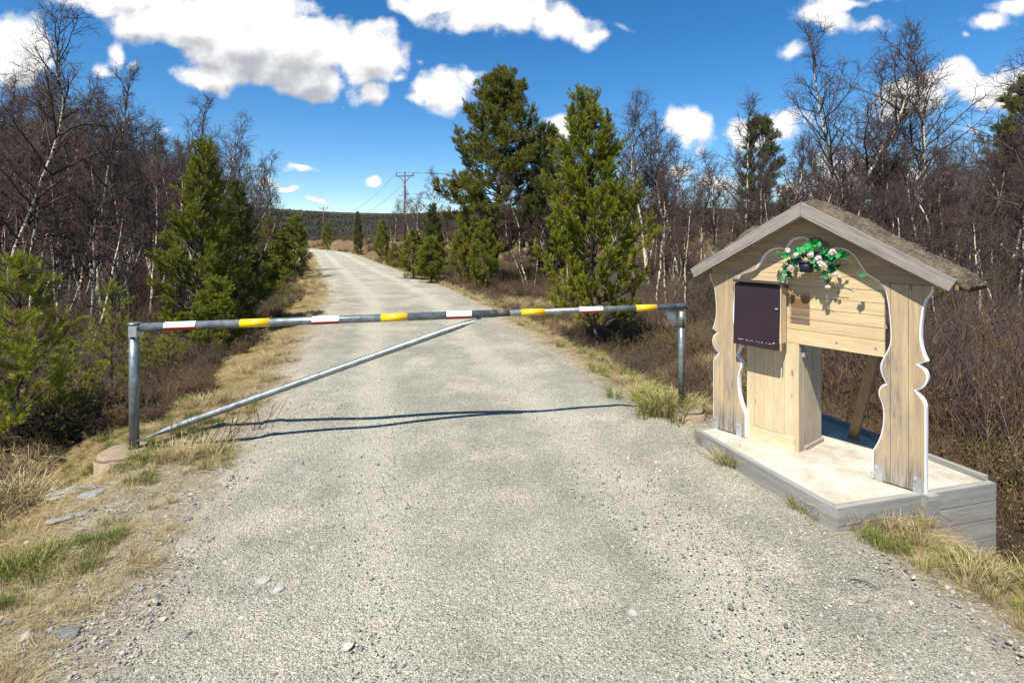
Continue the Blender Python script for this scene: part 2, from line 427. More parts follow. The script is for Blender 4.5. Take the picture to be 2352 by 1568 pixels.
def road_d(x, y):                    # signed distance from the centre line, right positive; distance along it
    x = np.atleast_1d(np.asarray(x, float)); y = np.atleast_1d(np.asarray(y, float))
    best = np.full(x.shape, 1e9); sg = np.zeros(x.shape); al = np.zeros(x.shape)
    for i in range(len(SEG)):
        dx = x - CP[i, 0]; dy = y - CP[i, 1]
        t = np.clip(dx * SD[i, 0] + dy * SD[i, 1], 0, SL[i])
        ex = dx - t * SD[i, 0]; ey = dy - t * SD[i, 1]
        d2 = ex * ex + ey * ey
        m = d2 < best
        best = np.where(m, d2, best)
        sg = np.where(m, np.sign(SD[i, 1] * ex - SD[i, 0] * ey), sg)
        al = np.where(m, CUM[i] + t, al)
    return np.sqrt(best) * sg, al
def half_w(al):                       # a little wider by the kiosk
    return 1.95 + .12 * np.exp(-((al - 8.0) / 3.0) ** 2)
def sst(a, b, x):
    t = np.clip((x - a) / (b - a), 0, 1); return t * t * (3 - 2 * t)
_G = np.random.default_rng(3).random((4, 64, 64))
def vnoise(x, y, sc_, k=0):
    x = x / sc_ + 1000; y = y / sc_ + 1000
    xi = np.floor(x).astype(int); yi = np.floor(y).astype(int); fx = x - xi; fy = y - yi
    fx = fx * fx * (3 - 2 * fx); fy = fy * fy * (3 - 2 * fy)
    g = _G[k]; a = g[xi % 64, yi % 64]; b = g[(xi + 1) % 64, yi % 64]; c = g[xi % 64, (yi + 1) % 64]; d = g[(xi + 1) % 64, (yi + 1) % 64]
    return (a * (1 - fx) + b * fx) * (1 - fy) + (c * (1 - fx) + d * fx) * fy - .5
def terrain(x, y):
    x = np.atleast_1d(np.asarray(x, float)); y = np.atleast_1d(np.asarray(y, float))
    d, al = road_d(x, y); e = np.abs(d) - half_w(al)
    z = np.where(d < 0, -.62 * sst(.55, 3.2, e), -.5 * sst(.25, 1.55, e))
    off = sst(.1, 1.6, e)
    z = z + off * (.22 * vnoise(x, y, 1.3) + .12 * vnoise(x, y, .45, 1) + .5 * sst(3, 10, e) * vnoise(x, y, 6.0, 2))
    z = z + sst(-.2, .4, e) * .03 * vnoise(x, y, .2, 3)
    z = z + .13 * np.exp(-((x - 1.62) ** 2 + (y - 4.98) ** 2) / .2) - .26 * np.exp(-((x + 3.56) ** 2 + (y - 4.12) ** 2) / .07)
    r = np.hypot(x, y)
    # bank right of the bend, general roll of the moor
    z = z + np.where(d > 0, 1, 0) * sst(1.0, 5.5, e) * 1.9 * sst(34, 62, y) * (1 - sst(110, 170, r))
    z = z + np.where(d > 0, 1, .4) * sst(8, 30, e) * .9 * (1 - sst(150, 300, r))
    z = z + sst(130, 420, r) * (1 - sst(650, 1100, r)) * (-7)
    ang = np.arctan2(x, np.maximum(y, 1e-3))
    prof = .0485 + .0035 * np.sin(ang * 7 + .6) + .0022 * np.sin(ang * 17 + 2)
    hill = prof * 2500 + 1.8
    z = z + sst(500, 2450, r) * hill + sst(400, 1200, r) * 16 * vnoise(x, y, 260, 2) * (1 - sst(2000, 2400, r))
    z = z + sst(2500, 3600, r) * 12
    return z
def tz(x, y): return float(terrain(x, y)[0])

# ground: one sheet, fine near the camera and coarse far off
def axis_pts(a, far, n):
    t = np.linspace(0, 1, n); k = 6.4
    return a * np.sinh(k * t) / math.sinh(k) * far / a
gx = axis_pts(1, 3400, 165); gx = np.concatenate([-gx[:0:-1], gx])
gy = np.concatenate([-axis_pts(1, 90, 20)[:0:-1] , axis_pts(1, 3900, 235)])
# densify the middle ground
gx = np.unique(np.concatenate([gx, np.arange(-9, 9, .13)])); gy = np.unique(np.concatenate([gy, np.arange(1.2, 15, .13)]))
GX, GY = np.meshgrid(gx, gy); nx, ny = len(gx), len(gy)
GZ = terrain(GX.ravel(), GY.ravel())
D_, AL_ = road_d(GX.ravel(), GY.ravel()); EDGE = np.abs(D_) - half_w(AL_)
idx = np.arange(nx * ny).reshape(ny, nx)
quads = np.stack([idx[:-1, :-1], idx[:-1, 1:], idx[1:, 1:], idx[1:, :-1]], -1).reshape(-1, 4)
rr = np.hypot(GX.ravel(), GY.ravel())
fm = (rr[quads].mean(1) > 170).astype(int)
me = np_mesh('ground', np.stack([GX.ravel(), GY.ravel(), GZ], 1), quads, [MT['ground'], MT['hill']], fm, True)
a = me.attributes.new('edge', 'FLOAT', 'POINT'); a.data.foreach_set('value', EDGE.astype(np.float32))
tag(link('ground', me), 'moorland ground of dry heath and dead grass rising to a far hill', 'ground', kind='structure')

# gravel road: a sheet just above the ground, ragged at its edges
na = 420
al = np.concatenate([np.linspace(2.5, 26, 300), np.linspace(26.2, CUM[-1] - 1, na - 300)])
ax_ = np.interp(al, CUM, CP[:, 0]); ay_ = np.interp(al, CUM, CP[:, 1])
tx = np.gradient(ax_, al); ty = np.gradient(ay_, al); tl = np.hypot(tx, ty); tx /= tl; ty /= tl
nc = 49
u = np.linspace(-1, 1, nc)
hw = half_w(al)
jl = .16 * vnoise(al, al * 0, .6) * 2 + .1 * vnoise(al, al * 0 + 5, .17, 1); jr = .14 * vnoise(al, al * 0 + 9, .6) * 2 + .1 * vnoise(al, al * 0 + 3, .17, 1)
L_ = u[None, :] * hw[:, None]
L_ = L_ + np.where(u[None, :] < 0, -u[None, :] ** 8 * -jl[:, None], u[None, :] ** 8 * jr[:, None])
X_ = ax_[:, None] + ty[:, None] * L_; Y_ = ay_[:, None] - tx[:, None] * L_
Z_ = terrain(X_.ravel(), Y_.ravel()).reshape(X_.shape)
rut = -.018 * np.exp(-((np.abs(L_) - .85) / .28) ** 2) + .012 * np.exp(-(L_ / .4) ** 2)
near = np.exp(-al / 60)[:, None]
Zr = np.maximum(Z_, 0 * Z_ - .02) + .006 + .02 + (rut + .022 * vnoise(X_, Y_, .9) + .003 * vnoise(X_, Y_, .13, 1)) * near
ue = np.abs(u)[None, :]
Zr = np.where(ue > .86, Z_ + (.030 * (1 - (ue - .86) / .14 * 1.5) + .03 * vnoise(X_, Y_, .11, 2) + .02 * vnoise(X_, Y_, .3, 1)) , Zr)
Zr = np.where(ue > .985, Z_ - .04, Zr)
ii = np.arange(na * nc).reshape(na, nc)
q = np.stack([ii[:-1, :-1], ii[:-1, 1:], ii[1:, 1:], ii[1:, :-1]], -1).reshape(-1, 4)
me = np_mesh('road', np.stack([X_.ravel(), Y_.ravel(), Zr.ravel()], 1), q, [MT['gravel']], None, True)
a = me.attributes.new('lane', 'FLOAT', 'POINT'); a.data.foreach_set('value', L_.ravel().astype(np.float32))
a = me.attributes.new('edge', 'FLOAT', 'POINT'); a.data.foreach_set('value', (np.abs(L_) - hw[:, None]).ravel().astype(np.float32))
tag(link('road', me), 'pale gravel road running past the barrier and bending left', 'road', kind='structure')
def road_z(x, y):
    return max(tz(x, y), -.02) + .026

# snow left lying along the top of the far hill
for k, (p0, p1, rr_) in enumerate(((585, 655, 2420), (655, 700, 2440), (625, 690, 2290))):
    V = []; n = 16
    for t in np.linspace(0, 1, n):
        px = p0 + (p1 - p0) * t; w = math.sin(math.pi * min(max(t, .02), .98)) ** .6
        for s in (-1, 1):
            r_ = rr_ + s * 26 * w + 10 * vnoise(np.array([px]), np.array([k * 9.0]), 9)[0]
            d_ = np.array([(px - 1176) / 1190, 1.0]); d_ /= np.linalg.norm(d_)
            V.append((d_[0] * r_, d_[1] * r_, tz(d_[0] * r_, d_[1] * r_) + 2.2))
    Q = [(2 * i, 2 * i + 1, 2 * i + 3, 2 * i + 2) for i in range(n - 1)]
    tag(link('snow_patch', np_mesh('snow_patch', V, np.array(Q), [MT['snow']])),
        ('long white snow streak along the crest of the far hill', 'short white snow streak nearest the utility pole on the far hill', 'thin white snow streak below the crest of the far hill')[k], 'snow', 'snow patches on the far hill')

# ------------------------------------------------------------------ plant prototypes
def unit(v):
    v = np.asarray(v, float); return v / max(np.linalg.norm(v), 1e-9)
def wander(g, p, d, L, n, jit, up=0.0):      # a kinked path
    P = [np.array(p, float)]; d = unit(d); st = L / (n - 1)
    for i in range(n - 1):
        d = unit(d + g.normal(0, jit, 3) + np.array([0, 0, up]))
        P.append(P[-1] + d * st)
    return np.array(P)
def pt_on(P, t):
    f = t * (len(P) - 1); i = min(int(f), len(P) - 2); q = f - i
    return P[i] * (1 - q) + P[i + 1] * q, unit(P[i + 1] - P[i])
def side_dir(g, d, ang, az=None):            # direction at an angle off d
    a = np.cross(d, (0, 0, 1.0) if abs(d[2]) < .95 else (1.0, 0, 0)); a = unit(a); b = np.cross(d, a)
    az = g.uniform(0, 6.283) if az is None else az
    return unit(d * math.cos(ang) + (a * math.cos(az) + b * math.sin(az)) * math.sin(ang))

def birch(seed, h, stems=1, crown=.30, start=.25, nprim=26, kink=.10, lean=(0, 0), rise=.5, twigs=3, sec=1.0):
    g = np.random.default_rng(seed); T = Acc(); C = Acc()
    for s in range(stems):
        az = g.uniform(0, 6.28); hh = h * (1 if s == 0 else g.uniform(.7, .95))
        d0 = np.array([lean[0] + (.22 * math.cos(az) if stems > 1 else 0), lean[1] + (.22 * math.sin(az) if stems > 1 else 0), 1.0])
        P = wander(g, (.12 * s * math.cos(az), .12 * s * math.sin(az), -.25), d0, hh * 1.03, 15, kink, .12)
        r0 = .0068 * hh + .012
        rad = r0 * np.linspace(1, .12, 15) ** .9
        T.tube(P[:13], rad[:13], 7, False)
        C.tube(P[12:], rad[12:], 4)
        n = int(nprim / (1 if s == 0 else 1.6)); ga = g.uniform(0, 6)
        for i in range(n):
            t = start + (1 - start) * ((i + g.uniform(0, .8)) / n) ** .85; t = min(t, .985)
            p, dd = pt_on(P, t); ga += 2.4 + g.normal(0, .3)
            k = 1 - t
            L = hh * (crown * k ** .75 + .05) * g.uniform(.55, 1.15)
            el = R(g.uniform(28, 64)) if t < .8 else R(g.uniform(52, 78))
            d = np.array([math.cos(ga) * math.cos(el), math.sin(ga) * math.cos(el), math.sin(el)])
            B = wander(g, p, d, L, 7, .16, .10 * rise)
            rb = min(rad[0] * .48 * (k ** .5) + .006, .032) * min(1, L / .8 + .3)
            C.tube(B, rb * np.linspace(1, .22, 7), 4)
            for j in range(int((3 + L * 4.4) * sec)):
                t2 = g.uniform(.18, 1.0); p2, d2 = pt_on(B, t2)
                L2 = (L * .42 * (1.15 - t2 * .7) + .12) * g.uniform(.5, 1.15)
                S = wander(g, p2, side_dir(g, d2, R(g.uniform(28, 62))) + np.array([0, 0, .22 * rise]), L2, 5, .17, .05)
                C.tube(S, np.linspace(.009, .005, 5) * (.75 + .25 * min(1, L2)), 3)
                for q in range(int(2 + L2 * 6.5)):
                    t3 = g.uniform(.15, 1.0); p3, d3 = pt_on(S, t3)
                    L3 = g.uniform(.14, .42)
                    W = wander(g, p3, side_dir(g, d3, R(g.uniform(25, 60))), L3, 3, .2, .0)
                    C.tube(W, np.array([.0048, .0039, .003]), 3)
                    for w in range(twigs):
                        p4, d4 = pt_on(W, g.uniform(.2, 1))
                        L4 = g.uniform(.07, .2); e4 = p4 + side_dir(g, d4, R(g.uniform(20, 60))) * L4
                        C.tube(np.array([p4, e4]), .0029, 3)
    return T.mesh('birch_trunk', MT['birch_bark'], True), C.mesh('birch_crown', MT['birch_twig'])

def needles_on(g, A, P0, P1, per_m, ln, wd, ang=(35, 68)):
    """needle triangles round each shoot from P0 to P1 (arrays)"""
    D = P1 - P0; L = np.linalg.norm(D, axis=1); D = D / np.maximum(L, 1e-6)[:, None]
    cnt = np.maximum(5, (L * per_m)).astype(int)
    rep = np.repeat(np.arange(len(P0)), cnt); m = len(rep)
    t = g.random(m) ** .8
    base = P0[rep] + D[rep] * (L[rep] * t)[:, None]
    d = D[rep]
    a = np.cross(d, np.where(np.abs(d[:, 2:3]) < .9, np.array([[0, 0, 1.0]]), np.array([[1.0, 0, 0]]))); a /= np.linalg.norm(a, axis=1)[:, None]
    b = np.cross(d, a); az = g.random(m) * 6.283
    an = np.radians(g.uniform(ang[0], ang[1], m) * (1 - .45 * t))
    o = a * np.cos(az)[:, None] + b * np.sin(az)[:, None]
    nd = d * np.cos(an)[:, None] + o * np.sin(an)[:, None]
    sd = np.cross(nd, o + g.normal(0, .6, (m, 3))); sd /= np.maximum(np.linalg.norm(sd, axis=1), 1e-6)[:, None]
    l = ln * g.uniform(.7, 1.2, m)
    tip = base + nd * l[:, None]
    mid = base + nd * (l * .5)[:, None]
    A.tris(np.stack([mid - sd * wd * .5 - nd * (l * .45)[:, None], mid + sd * wd * .5 - nd * (l * .1)[:, None], tip], 1))

def young_pine(seed, h, spread, nb=5.5, dens=230, ln=.055, wd=.0055, nmat='needles_bright', low=.1, shape=.75, gap=.32, nwood='pine_bark', droop=0.0, upturn=.11, r0=None):
    g = np.random.default_rng(seed); T = Acc(); A = Acc(); P0 = []; P1 = []
    tr = wander(g, (0, 0, -.3), (0, 0, 1), h + .3, 12, .03, .25)
    r0 = r0 or .012 * h + .01
    T.tube(tr, r0 * np.linspace(1, .12, 12), 8)
    n = int(h / gap)
    for w in range(n):
        t = low + (1 - low) * (w + g.uniform(-.15, .15)) / n; t = min(max(t, .03), .97)
        p, d = pt_on(tr, (t * h + .3) / (h + .3)); k = 1 - t
        m = max(3, int(round(nb + g.normal(0, .8)))); a0 = g.uniform(0, 6.28)
        for b in range(m):
            az = a0 + b * 6.283 / m + g.normal(0, .2)
            L = spread * (k ** shape * .95 + .10) * (.62 + .38 * min(1, t / .32)) * g.uniform(.62, 1.18) * (1 if t > low + .1 else g.uniform(.5, .95))
            el = R(8 + 48 * t ** 1.5 + g.normal(0, 7)) - droop
            B = wander(g, p, (math.cos(az) * math.cos(el), math.sin(az) * math.cos(el), math.sin(el)), L, 7, .07, upturn)
            T.tube(B, (.0045 + .013 * min(1.2, L / 1.2)) * np.linspace(1, .25, 7), 4)
            # leading shoot
            for i in (4, 5):
                P0.append(B[i]); P1.append(B[i + 1])
            ns = int(3 + L * 11)
            for s in range(ns):
                t2 = .36 + .64 * (s + g.uniform(0, 1)) / ns; p2, d2 = pt_on(B, min(t2, .98))
                l2 = (.12 + .30 * (1 - t2) * min(1, L) + .06 * g.random()) * g.uniform(.7, 1.15)
                sd = side_dir(g, d2, R(g.uniform(30, 58))); sd = unit(sd + np.array([0, 0, .35]))
                e2 = p2 + sd * l2; P0.append(p2 + sd * l2 * .15); P1.append(e2)
                if l2 > .2:
                    for _ in range(2):
                        q = p2 + sd * l2 * g.uniform(.35, .8); s3 = unit(side_dir(g, sd, R(40)) + np.array([0, 0, .4]))
                        P0.append(q); P1.append(q + s3 * g.uniform(.09, .16))
                T.tube(np.array([p2, e2]), .0035, 3)
    for k in range(4):
        q, d = pt_on(tr, .93 + .02 * k); P0.append(q); P1.append(q + unit(d + g.normal(0, .12, 3)) * .16 * min(1, h / 3))
    P0.append(tr[-2]); P1.append(tr[-1] + (tr[-1] - tr[-2]) * .15)
    needles_on(g, A, np.array(P0), np.array(P1), dens, ln, wd)
    return T.mesh('pine_trunk', MT[nwood], True), A.mesh('pine_needles', MT[nmat])

def old_pine(seed, h, spread, nbr=78, nmat='needles_old', bare=.16):
    g = np.random.default_rng(seed); T = Acc(); A = Acc(); P0 = []; P1 = []
    tr = wander(g, (0, 0, -.3), (0, 0, 1), h + .2, 14, .04, .2)
    T.tube(tr, (.018 * h) * np.linspace(1, .14, 14), 9)
    ga = 0
    for i in range(nbr):
        t = bare + (1 - bare) * (i / nbr) ** .95; p, d = pt_on(tr, min(.985, t))
        ga += 2.4 + g.normal(0, .4)
        prof = max(0, 1 - ((t - .36) / .66) ** 2) ** .62 if t > .36 else .72 + .28 * (t - bare) / (.36 - bare)
        L = spread * max(prof, .12) * g.uniform(.6, 1.12)
        el = R(-8 + 62 * t ** 2 + g.normal(0, 9))
        B = wander(g, p, (math.cos(ga) * math.cos(el), math.sin(ga) * math.cos(el), math.sin(el)), L, 8, .13, .06)
        T.tube(B, (.012 + .016 * L / 2) * np.linspace(1, .2, 8), 5)
        for j in range(int(7 + L * 9)):
            t2 = .32 + .68 * g.random() ** .75; p2, d2 = pt_on(B, min(t2, .99))
            l2 = g.uniform(.2, .62) * (1.2 - .5 * t2)
            sd = unit(side_dir(g, d2, R(g.uniform(25, 70))) * np.array([1, 1, .6]) + np.array([0, 0, .15]))
            S = wander(g, p2, sd, l2, 4, .15, .1)
            T.tube(S, .007 * np.linspace(1, .4, 4), 3)
            for q in range(int(7 + l2 * 12)):
                p3, d3 = pt_on(S, g.uniform(.35, 1.0))
                e3 = unit(side_dir(g, d3, R(g.uniform(15, 60))) + np.array([0, 0, .6])) * g.uniform(.1, .2)
                P0.append(p3); P1.append(p3 + e3)
    needles_on(g, A, np.array(P0), np.array(P1), 140, .08, .014, (25, 65))
    return T.mesh('pine_trunk', MT['pine_bark'], True), A.mesh('pine_needles', MT[nmat])

def tuft(seed, n, hmin, hmax, spread, mat, wd=.0045, flat=0.0, rad=.05):
    g = np.random.default_rng(seed); A = Acc(); V4 = []; V3 = []
    for i in range(n):
        az = g.uniform(0, 6.283); r = rad * math.sqrt(g.random()); h = g.uniform(hmin, hmax)
        b = np.array([r * math.cos(az), r * math.sin(az), -.02]); az2 = az + g.normal(0, .7)
        o = np.array([math.cos(az2), math.sin(az2), 0]); s = np.array([-o[1], o[0], 0]); s = unit(s + g.normal(0, .4, 3)) * wd * .5
        bend = g.uniform(.15, 1) * spread
        m1 = b + np.array([0, 0, h * .5 * (1 - flat)]) + o * h * (.16 * bend + .4 * flat)
        m2 = b + np.array([0, 0, h * .85 * (1 - flat)]) + o * h * (.5 * bend + .75 * flat)
        tp = b + np.array([0, 0, h * (1 - .35 * bend) * (1 - flat) + .01]) + o * h * (.9 * bend + flat)
        V4.append((b - s, b + s, m1 + s * .9, m1 - s * .9)); V4.append((m1 - s * .9, m1 + s * .9, m2 + s * .6, m2 - s * .6)); V3.append((m2 - s * .6, m2 + s * .6, tp))
    # shared vertices so each blade is one island
    V = []; Q = []; T = []
    for i in range(n):
        a, c = V4[2 * i], V4[2 * i + 1]; k = len(V)
        V += [a[0], a[1], a[2], a[3], c[2], c[3], V3[i][2]]
        Q += [(k, k + 1, k + 2, k + 3), (k + 3, k + 2, k + 4, k + 5)]; T.append((k + 5, k + 4, k + 6))
    return np_mesh('grass_blades', np.array(V), [np.array(Q), np.array(T)], [MT[mat]])

def bush(seed, n, h, mat, spread=.55, leaves=0, leafmat='leaf_olive', tw=4, r=.0035):
    g = np.random.default_rng(seed); C = Acc(); Lf = []
    for i in range(n):
        az = g.uniform(0, 6.283); ti = g.random() ** .6 * spread
        hh = h * g.uniform(.5, 1.1)
        b = np.array([.5 * h * spread * math.cos(az) * g.random(), .5 * h * spread * math.sin(az) * g.random(), -.04])
        S = wander(g, b, (math.cos(az) * ti, math.sin(az) * ti, 1), hh, 4, .2, .05)
        C.tube(S, r * np.linspace(1.3, .5, 4), 3)
        for j in range(tw):
            p, d = pt_on(S, g.uniform(.3, 1)); l = hh * g.uniform(.15, .4)
            W = wander(g, p, side_dir(g, d, R(g.uniform(20, 55))), l, 3, .2, .05)
            C.tube(W, r * np.linspace(.7, .4, 3), 3)
            for q in range(leaves):
                pp, dd = pt_on(W, g.random()); s = g.uniform(.006, .012)
                x = unit(g.normal(0, 1, 3)); y = unit(np.cross(x, g.normal(0, 1, 3)))
                Lf.append((pp, pp + x * s + y * s * .5, pp + x * s * 2, pp + x * s - y * s * .5))
    F = []; V = np.concatenate(C.V); nq = sum(len(q) for q in C.Q); nt = sum(len(t) for t in C.T)
    mats = [MT[mat]]; mi = [0] * (nq + nt)
    Q = np.concatenate(C.Q); T = np.concatenate(C.T)
    if Lf:
        LV = np.array(Lf); k = len(V); V = np.concatenate([V, LV.reshape(-1, 3)]); Q = np.concatenate([Q, k + np.arange(len(LV) * 4).reshape(-1, 4)])
        mats.append(MT[leafmat]); mi = [0] * nq + [1] * len(LV) + [0] * nt
    return np_mesh('bush', V, [Q, T], mats, mi)

def rock_mesh(seed, mat, flat=.6, sub=2):
    bm = bmesh.new(); bmesh.ops.create_icosphere(bm, subdivisions=sub, radius=.5)
    rr = random.Random(seed); off = Vector((rr.random() * 50, rr.random() * 50, rr.random() * 50))
    pl = [(Vector((rr.gauss(0, 1), rr.gauss(0, 1), rr.gauss(0, 1))).normalized(), rr.uniform(.28, .42)) for _ in range(9)]
    for v in bm.verts:
        for n_, k in pl:
            e = v.co.dot(n_) - k
            if e > 0: v.co -= n_ * e * .85
        v.co *= 1 + .18 * mnoise.noise(v.co * 2.2 + off)
        v.co.z *= flat
    return bm_mesh('stone', bm, MT[mat])

# ------------------------------------------------------------------ scattering (only for what nobody could count)
def scatter(name, protos, P, rot, scl, pick, label, cat):
    """P (n,3) points; rot (n,3) euler; one object whose points carry the plants"""
    pc = bpy.data.collections.new(name + '_kinds')
    for i, m_ in enumerate(protos):
        o = bpy.data.objects.new('%s_kind_%02d' % (name, i), m_); pc.objects.link(o)
    me = bpy.data.meshes.new(name); n = len(P)
    me.vertices.add(n); me.vertices.foreach_set('co', np.asarray(P, np.float32).ravel())
    for nm, ty, arr, key in (('rot', 'FLOAT_VECTOR', rot, 'vector'), ('scl', 'FLOAT', scl, 'value'), ('pick', 'INT', pick, 'value')):
        a = me.attributes.new(nm, ty, 'POINT'); a.data.foreach_set(key, np.asarray(arr, np.int32 if ty == 'INT' else np.float32).ravel())
    for m_ in {mm for p in protos for mm in p.materials}: me.materials.append(m_)
    o = link(name, me)
    ng = bpy.data.node_groups.new(name + '_nodes', 'GeometryNodeTree')
    ng.interface.new_socket('Geometry', in_out='INPUT', socket_type='NodeSocketGeometry')
    ng.interface.new_socket('Geometry', in_out='OUTPUT', socket_type='NodeSocketGeometry')
    gi = ng.nodes.new('NodeGroupInput'); go = ng.nodes.new('NodeGroupOutput')
    iop = ng.nodes.new('GeometryNodeInstanceOnPoints'); ci = ng.nodes.new('GeometryNodeCollectionInfo')
    ci.inputs['Collection'].default_value = pc; ci.inputs['Separate Children'].default_value = True; ci.inputs['Reset Children'].default_value = True
    def attr(nm, ty):
        nd = ng.nodes.new('GeometryNodeInputNamedAttribute'); nd.data_type = ty; nd.inputs['Name'].default_value = nm; return nd.outputs['Attribute']
    iop.inputs['Pick Instance'].default_value = True
    e2r = ng.nodes.new('FunctionNodeEulerToRotation'); ng.links.new(attr('rot', 'FLOAT_VECTOR'), e2r.inputs[0])
    ng.links.new(gi.outputs[0], iop.inputs['Points']); ng.links.new(ci.outputs[0], iop.inputs['Instance'])
    ng.links.new(attr('pick', 'INT'), iop.inputs['Instance Index']); ng.links.new(e2r.outputs[0], iop.inputs['Rotation'])
    ng.links.new(attr('scl', 'FLOAT'), iop.inputs['Scale']); ng.links.new(iop.outputs[0], go.inputs[0])
    md = o.modifiers.new('scatter', 'NODES'); md.node_group = ng
    return tag(o, label, cat, None, 'stuff')

PLAT = np.array([(1.58, 4.49), (1.94, 3.27), (1.99, 3.167), (3.265, 3.494), (2.85, 4.9)])
def inside_plat(x, y, m=.06):
    c = PLAT.mean(0); ok = np.ones(x.shape, bool)
    for i in range(len(PLAT)):
        a = PLAT[i]; b = PLAT[(i + 1) % len(PLAT)]; e = b - a; nrm = np.array([e[1], -e[0]]); nrm /= np.linalg.norm(nrm)
        if (c - a) @ nrm < 0: nrm = -nrm
        ok &= ((x - a[0]) * nrm[0] + (y - a[1]) * nrm[1]) > -m
    return ok
def field(n, y0, y1, wide=1.12, seed=1):
    g = np.random.default_rng(seed)
    y = y0 * (y1 / y0) ** g.random(n); x = g.uniform(-wide, wide, n) * (y + .6)
    d, al = road_d(x, y); e = np.abs(d) - half_w(al)
    return g, x, y, d, e

# ------------------------------------------------------------------ kiosk (local x along the front, y to the back, z up from the slab)
KR = math.atan2(-.799, .601)
def kloc(): return (1.752, 4.524, .15)
kiosk = tag(empty('kiosk', kloc(), KR), 'small wooden pay kiosk with carved white edged posts under a turf roof', 'kiosk')

def plate(name, outline, y0, y1, mface, medge, parent, cham=.010, holes=None):
    """board cut to an outline (x,z), front at y0, back at y1; its cut edges and front arris painted"""
    bm = bmesh.new()
    pts = [Vector((x, 0, z)) for x, z in outline]
    area = sum(pts[i].x * pts[(i + 1) % len(pts)].z - pts[(i + 1) % len(pts)].x * pts[i].z for i in range(len(pts)))
    if area < 0: pts.reverse()
    n = len(pts)
    ins = []
    for i in range(n):
        a, b, c = pts[i - 1], pts[i], pts[(i + 1) % n]
        d1 = (b - a).normalized(); d2 = (c - b).normalized()
        n1 = Vector((-d1.z, 0, d1.x)); n2 = Vector((-d2.z, 0, d2.x))
        m = (n1 + n2); m = m / max(m.length, 1e-6); k = cham / max(.45, m.dot(n1))
        ins.append(b + m * k)
    F = [bm.verts.new((p.x, y0, p.z)) for p in ins]
    O = [bm.verts.new((p.x, y0 + .004, p.z)) for p in pts]
    B = [bm.verts.new((p.x, y1, p.z)) for p in pts]
    f = bm.faces.new(F); f.material_index = 0
    for i in range(n):
        j = (i + 1) % n
        mi = 0 if (abs(pts[i].z - pts[j].z) < .012 and abs(pts[i].x - pts[j].x) > .2) or min(pts[i].z, pts[j].z) > 1.7 else 1
        if min(pts[i].z, pts[j].z) > 1.34 and abs(pts[i].x - pts[j].x) < 1e-4: mi = 0
        q = bm.faces.new((F[i], F[j], O[j], O[i])); q.material_index = mi
        q = bm.faces.new((O[i], O[j], B[j], B[i])); q.material_index = mi
    f = bm.faces.new(B[::-1]); f.material_index = 0
    bm.normal_update(); bmesh.ops.triangulate(bm, faces=[x for x in bm.faces if len(x.verts) > 4])
    o = link(name, bm_mesh(name, bm, [MT[mface], MT[medge]]), parent)
    return o
def dense(P, n=5):                     # smooth curve through points between cusps
    P = np.array(P, float); out = []
    for i in range(len(P) - 1):
        p0 = P[max(i - 1, 0)]; p1 = P[i]; p2 = P[i + 1]; p3 = P[min(i + 2, len(P) - 1)]
        for t in np.linspace(0, 1, n, endpoint=False):
            out.append(tuple(.5 * ((2 * p1) + (-p0 + p2) * t + (2 * p0 - 5 * p1 + 4 * p2 - p3) * t * t + (-p0 + 3 * p1 - 3 * p2 + p3) * t ** 3)))
    out.append(tuple(P[-1])); return out
def chain(*segs):
    o = []
    for s in segs:
        s = dense(s) if len(s) > 2 else [tuple(p) for p in s]
        if o and np.hypot(o[-1][0] - s[0][0], o[-1][1] - s[0][1]) < 2e-3: s = s[1:]
        o += s
    return o
inner = chain([(1.247, 1.352), (1.277, 1.299), (1.292, 1.231), (1.304, 1.12), (1.31, .996), (1.303, .93), (1.277, .862), (1.256, .808), (1.251, .773), (1.258, .728), (1.284, .672)],
              [(1.284, .672), (1.258, .652), (1.243, .62), (1.242, .583), (1.256, .542), (1.267, .49), (1.268, .431), (1.263, .37), (1.25, .306), (1.23, .249), (1.206, .197)],
              [(1.206, .197), (1.204, .004)])
outer = chain([(1.503, .008), (1.503, .572)], [(1.503, .572), (1.49, .61), (1.449, .664)], [(1.449, .664), (1.482, .685), (1.507, .727), (1.511, .768), (1.498, .806), (1.463, .836)],
              [(1.463, .836), (1.511, .864)], [(1.511, .864), (1.494, .905), (1.482, .956), (1.476, 1.021), (1.48, 1.117), (1.497, 1.232), (1.535, 1.31), (1.537, 1.352)])
right_outline = inner + outer
S0 = .764 * 2
left_outline = [(S0 - x - .022, z) for x, z in right_outline]
plate('carved_post', right_outline, 0, .045, 'post_wood', 'white_paint', kiosk, .0075)['label'] = 'right carved post with white painted edges'
lo = plate('carved_post', left_outline, 0, .045, 'post_wood', 'white_paint', kiosk, .0075); lo['label'] = 'left carved post partly behind the black cabinet'
arch = chain([(.262, 1.3525), (.301, 1.365), (.351, 1.382), (.388, 1.407), (.424, 1.456), (.46, 1.516), (.507, 1.555), (.565, 1.571), (.624, 1.566)],
             [(.624, 1.566), (.666, 1.629), (.72, 1.652), (.763, 1.65), (.792, 1.633)], [(.792, 1.633), (.825, 1.652), (.876, 1.65), (.916, 1.62), (.938, 1.568)],
             [(.938, 1.568), (.984, 1.576), (1.041, 1.567), (1.087, 1.532), (1.115, 1.492), (1.137, 1.452), (1.169, 1.407), (1.204, 1.379), (1.247, 1.3535)])
SL_ = .58; APX = .784; APZ = 1.918
def roofz(s, drop): return APZ - drop - SL_ * abs(s - APX)
gable = [(-.008, 1.3525)] + arch + [(1.537, 1.3535), (1.537, roofz(1.537, .075)), (APX, roofz(APX, .075)), (-.008, roofz(-.008, .075))]
plate('gable_board', gable, .0, .045, 'gable_wood', 'white_paint', kiosk, .008)
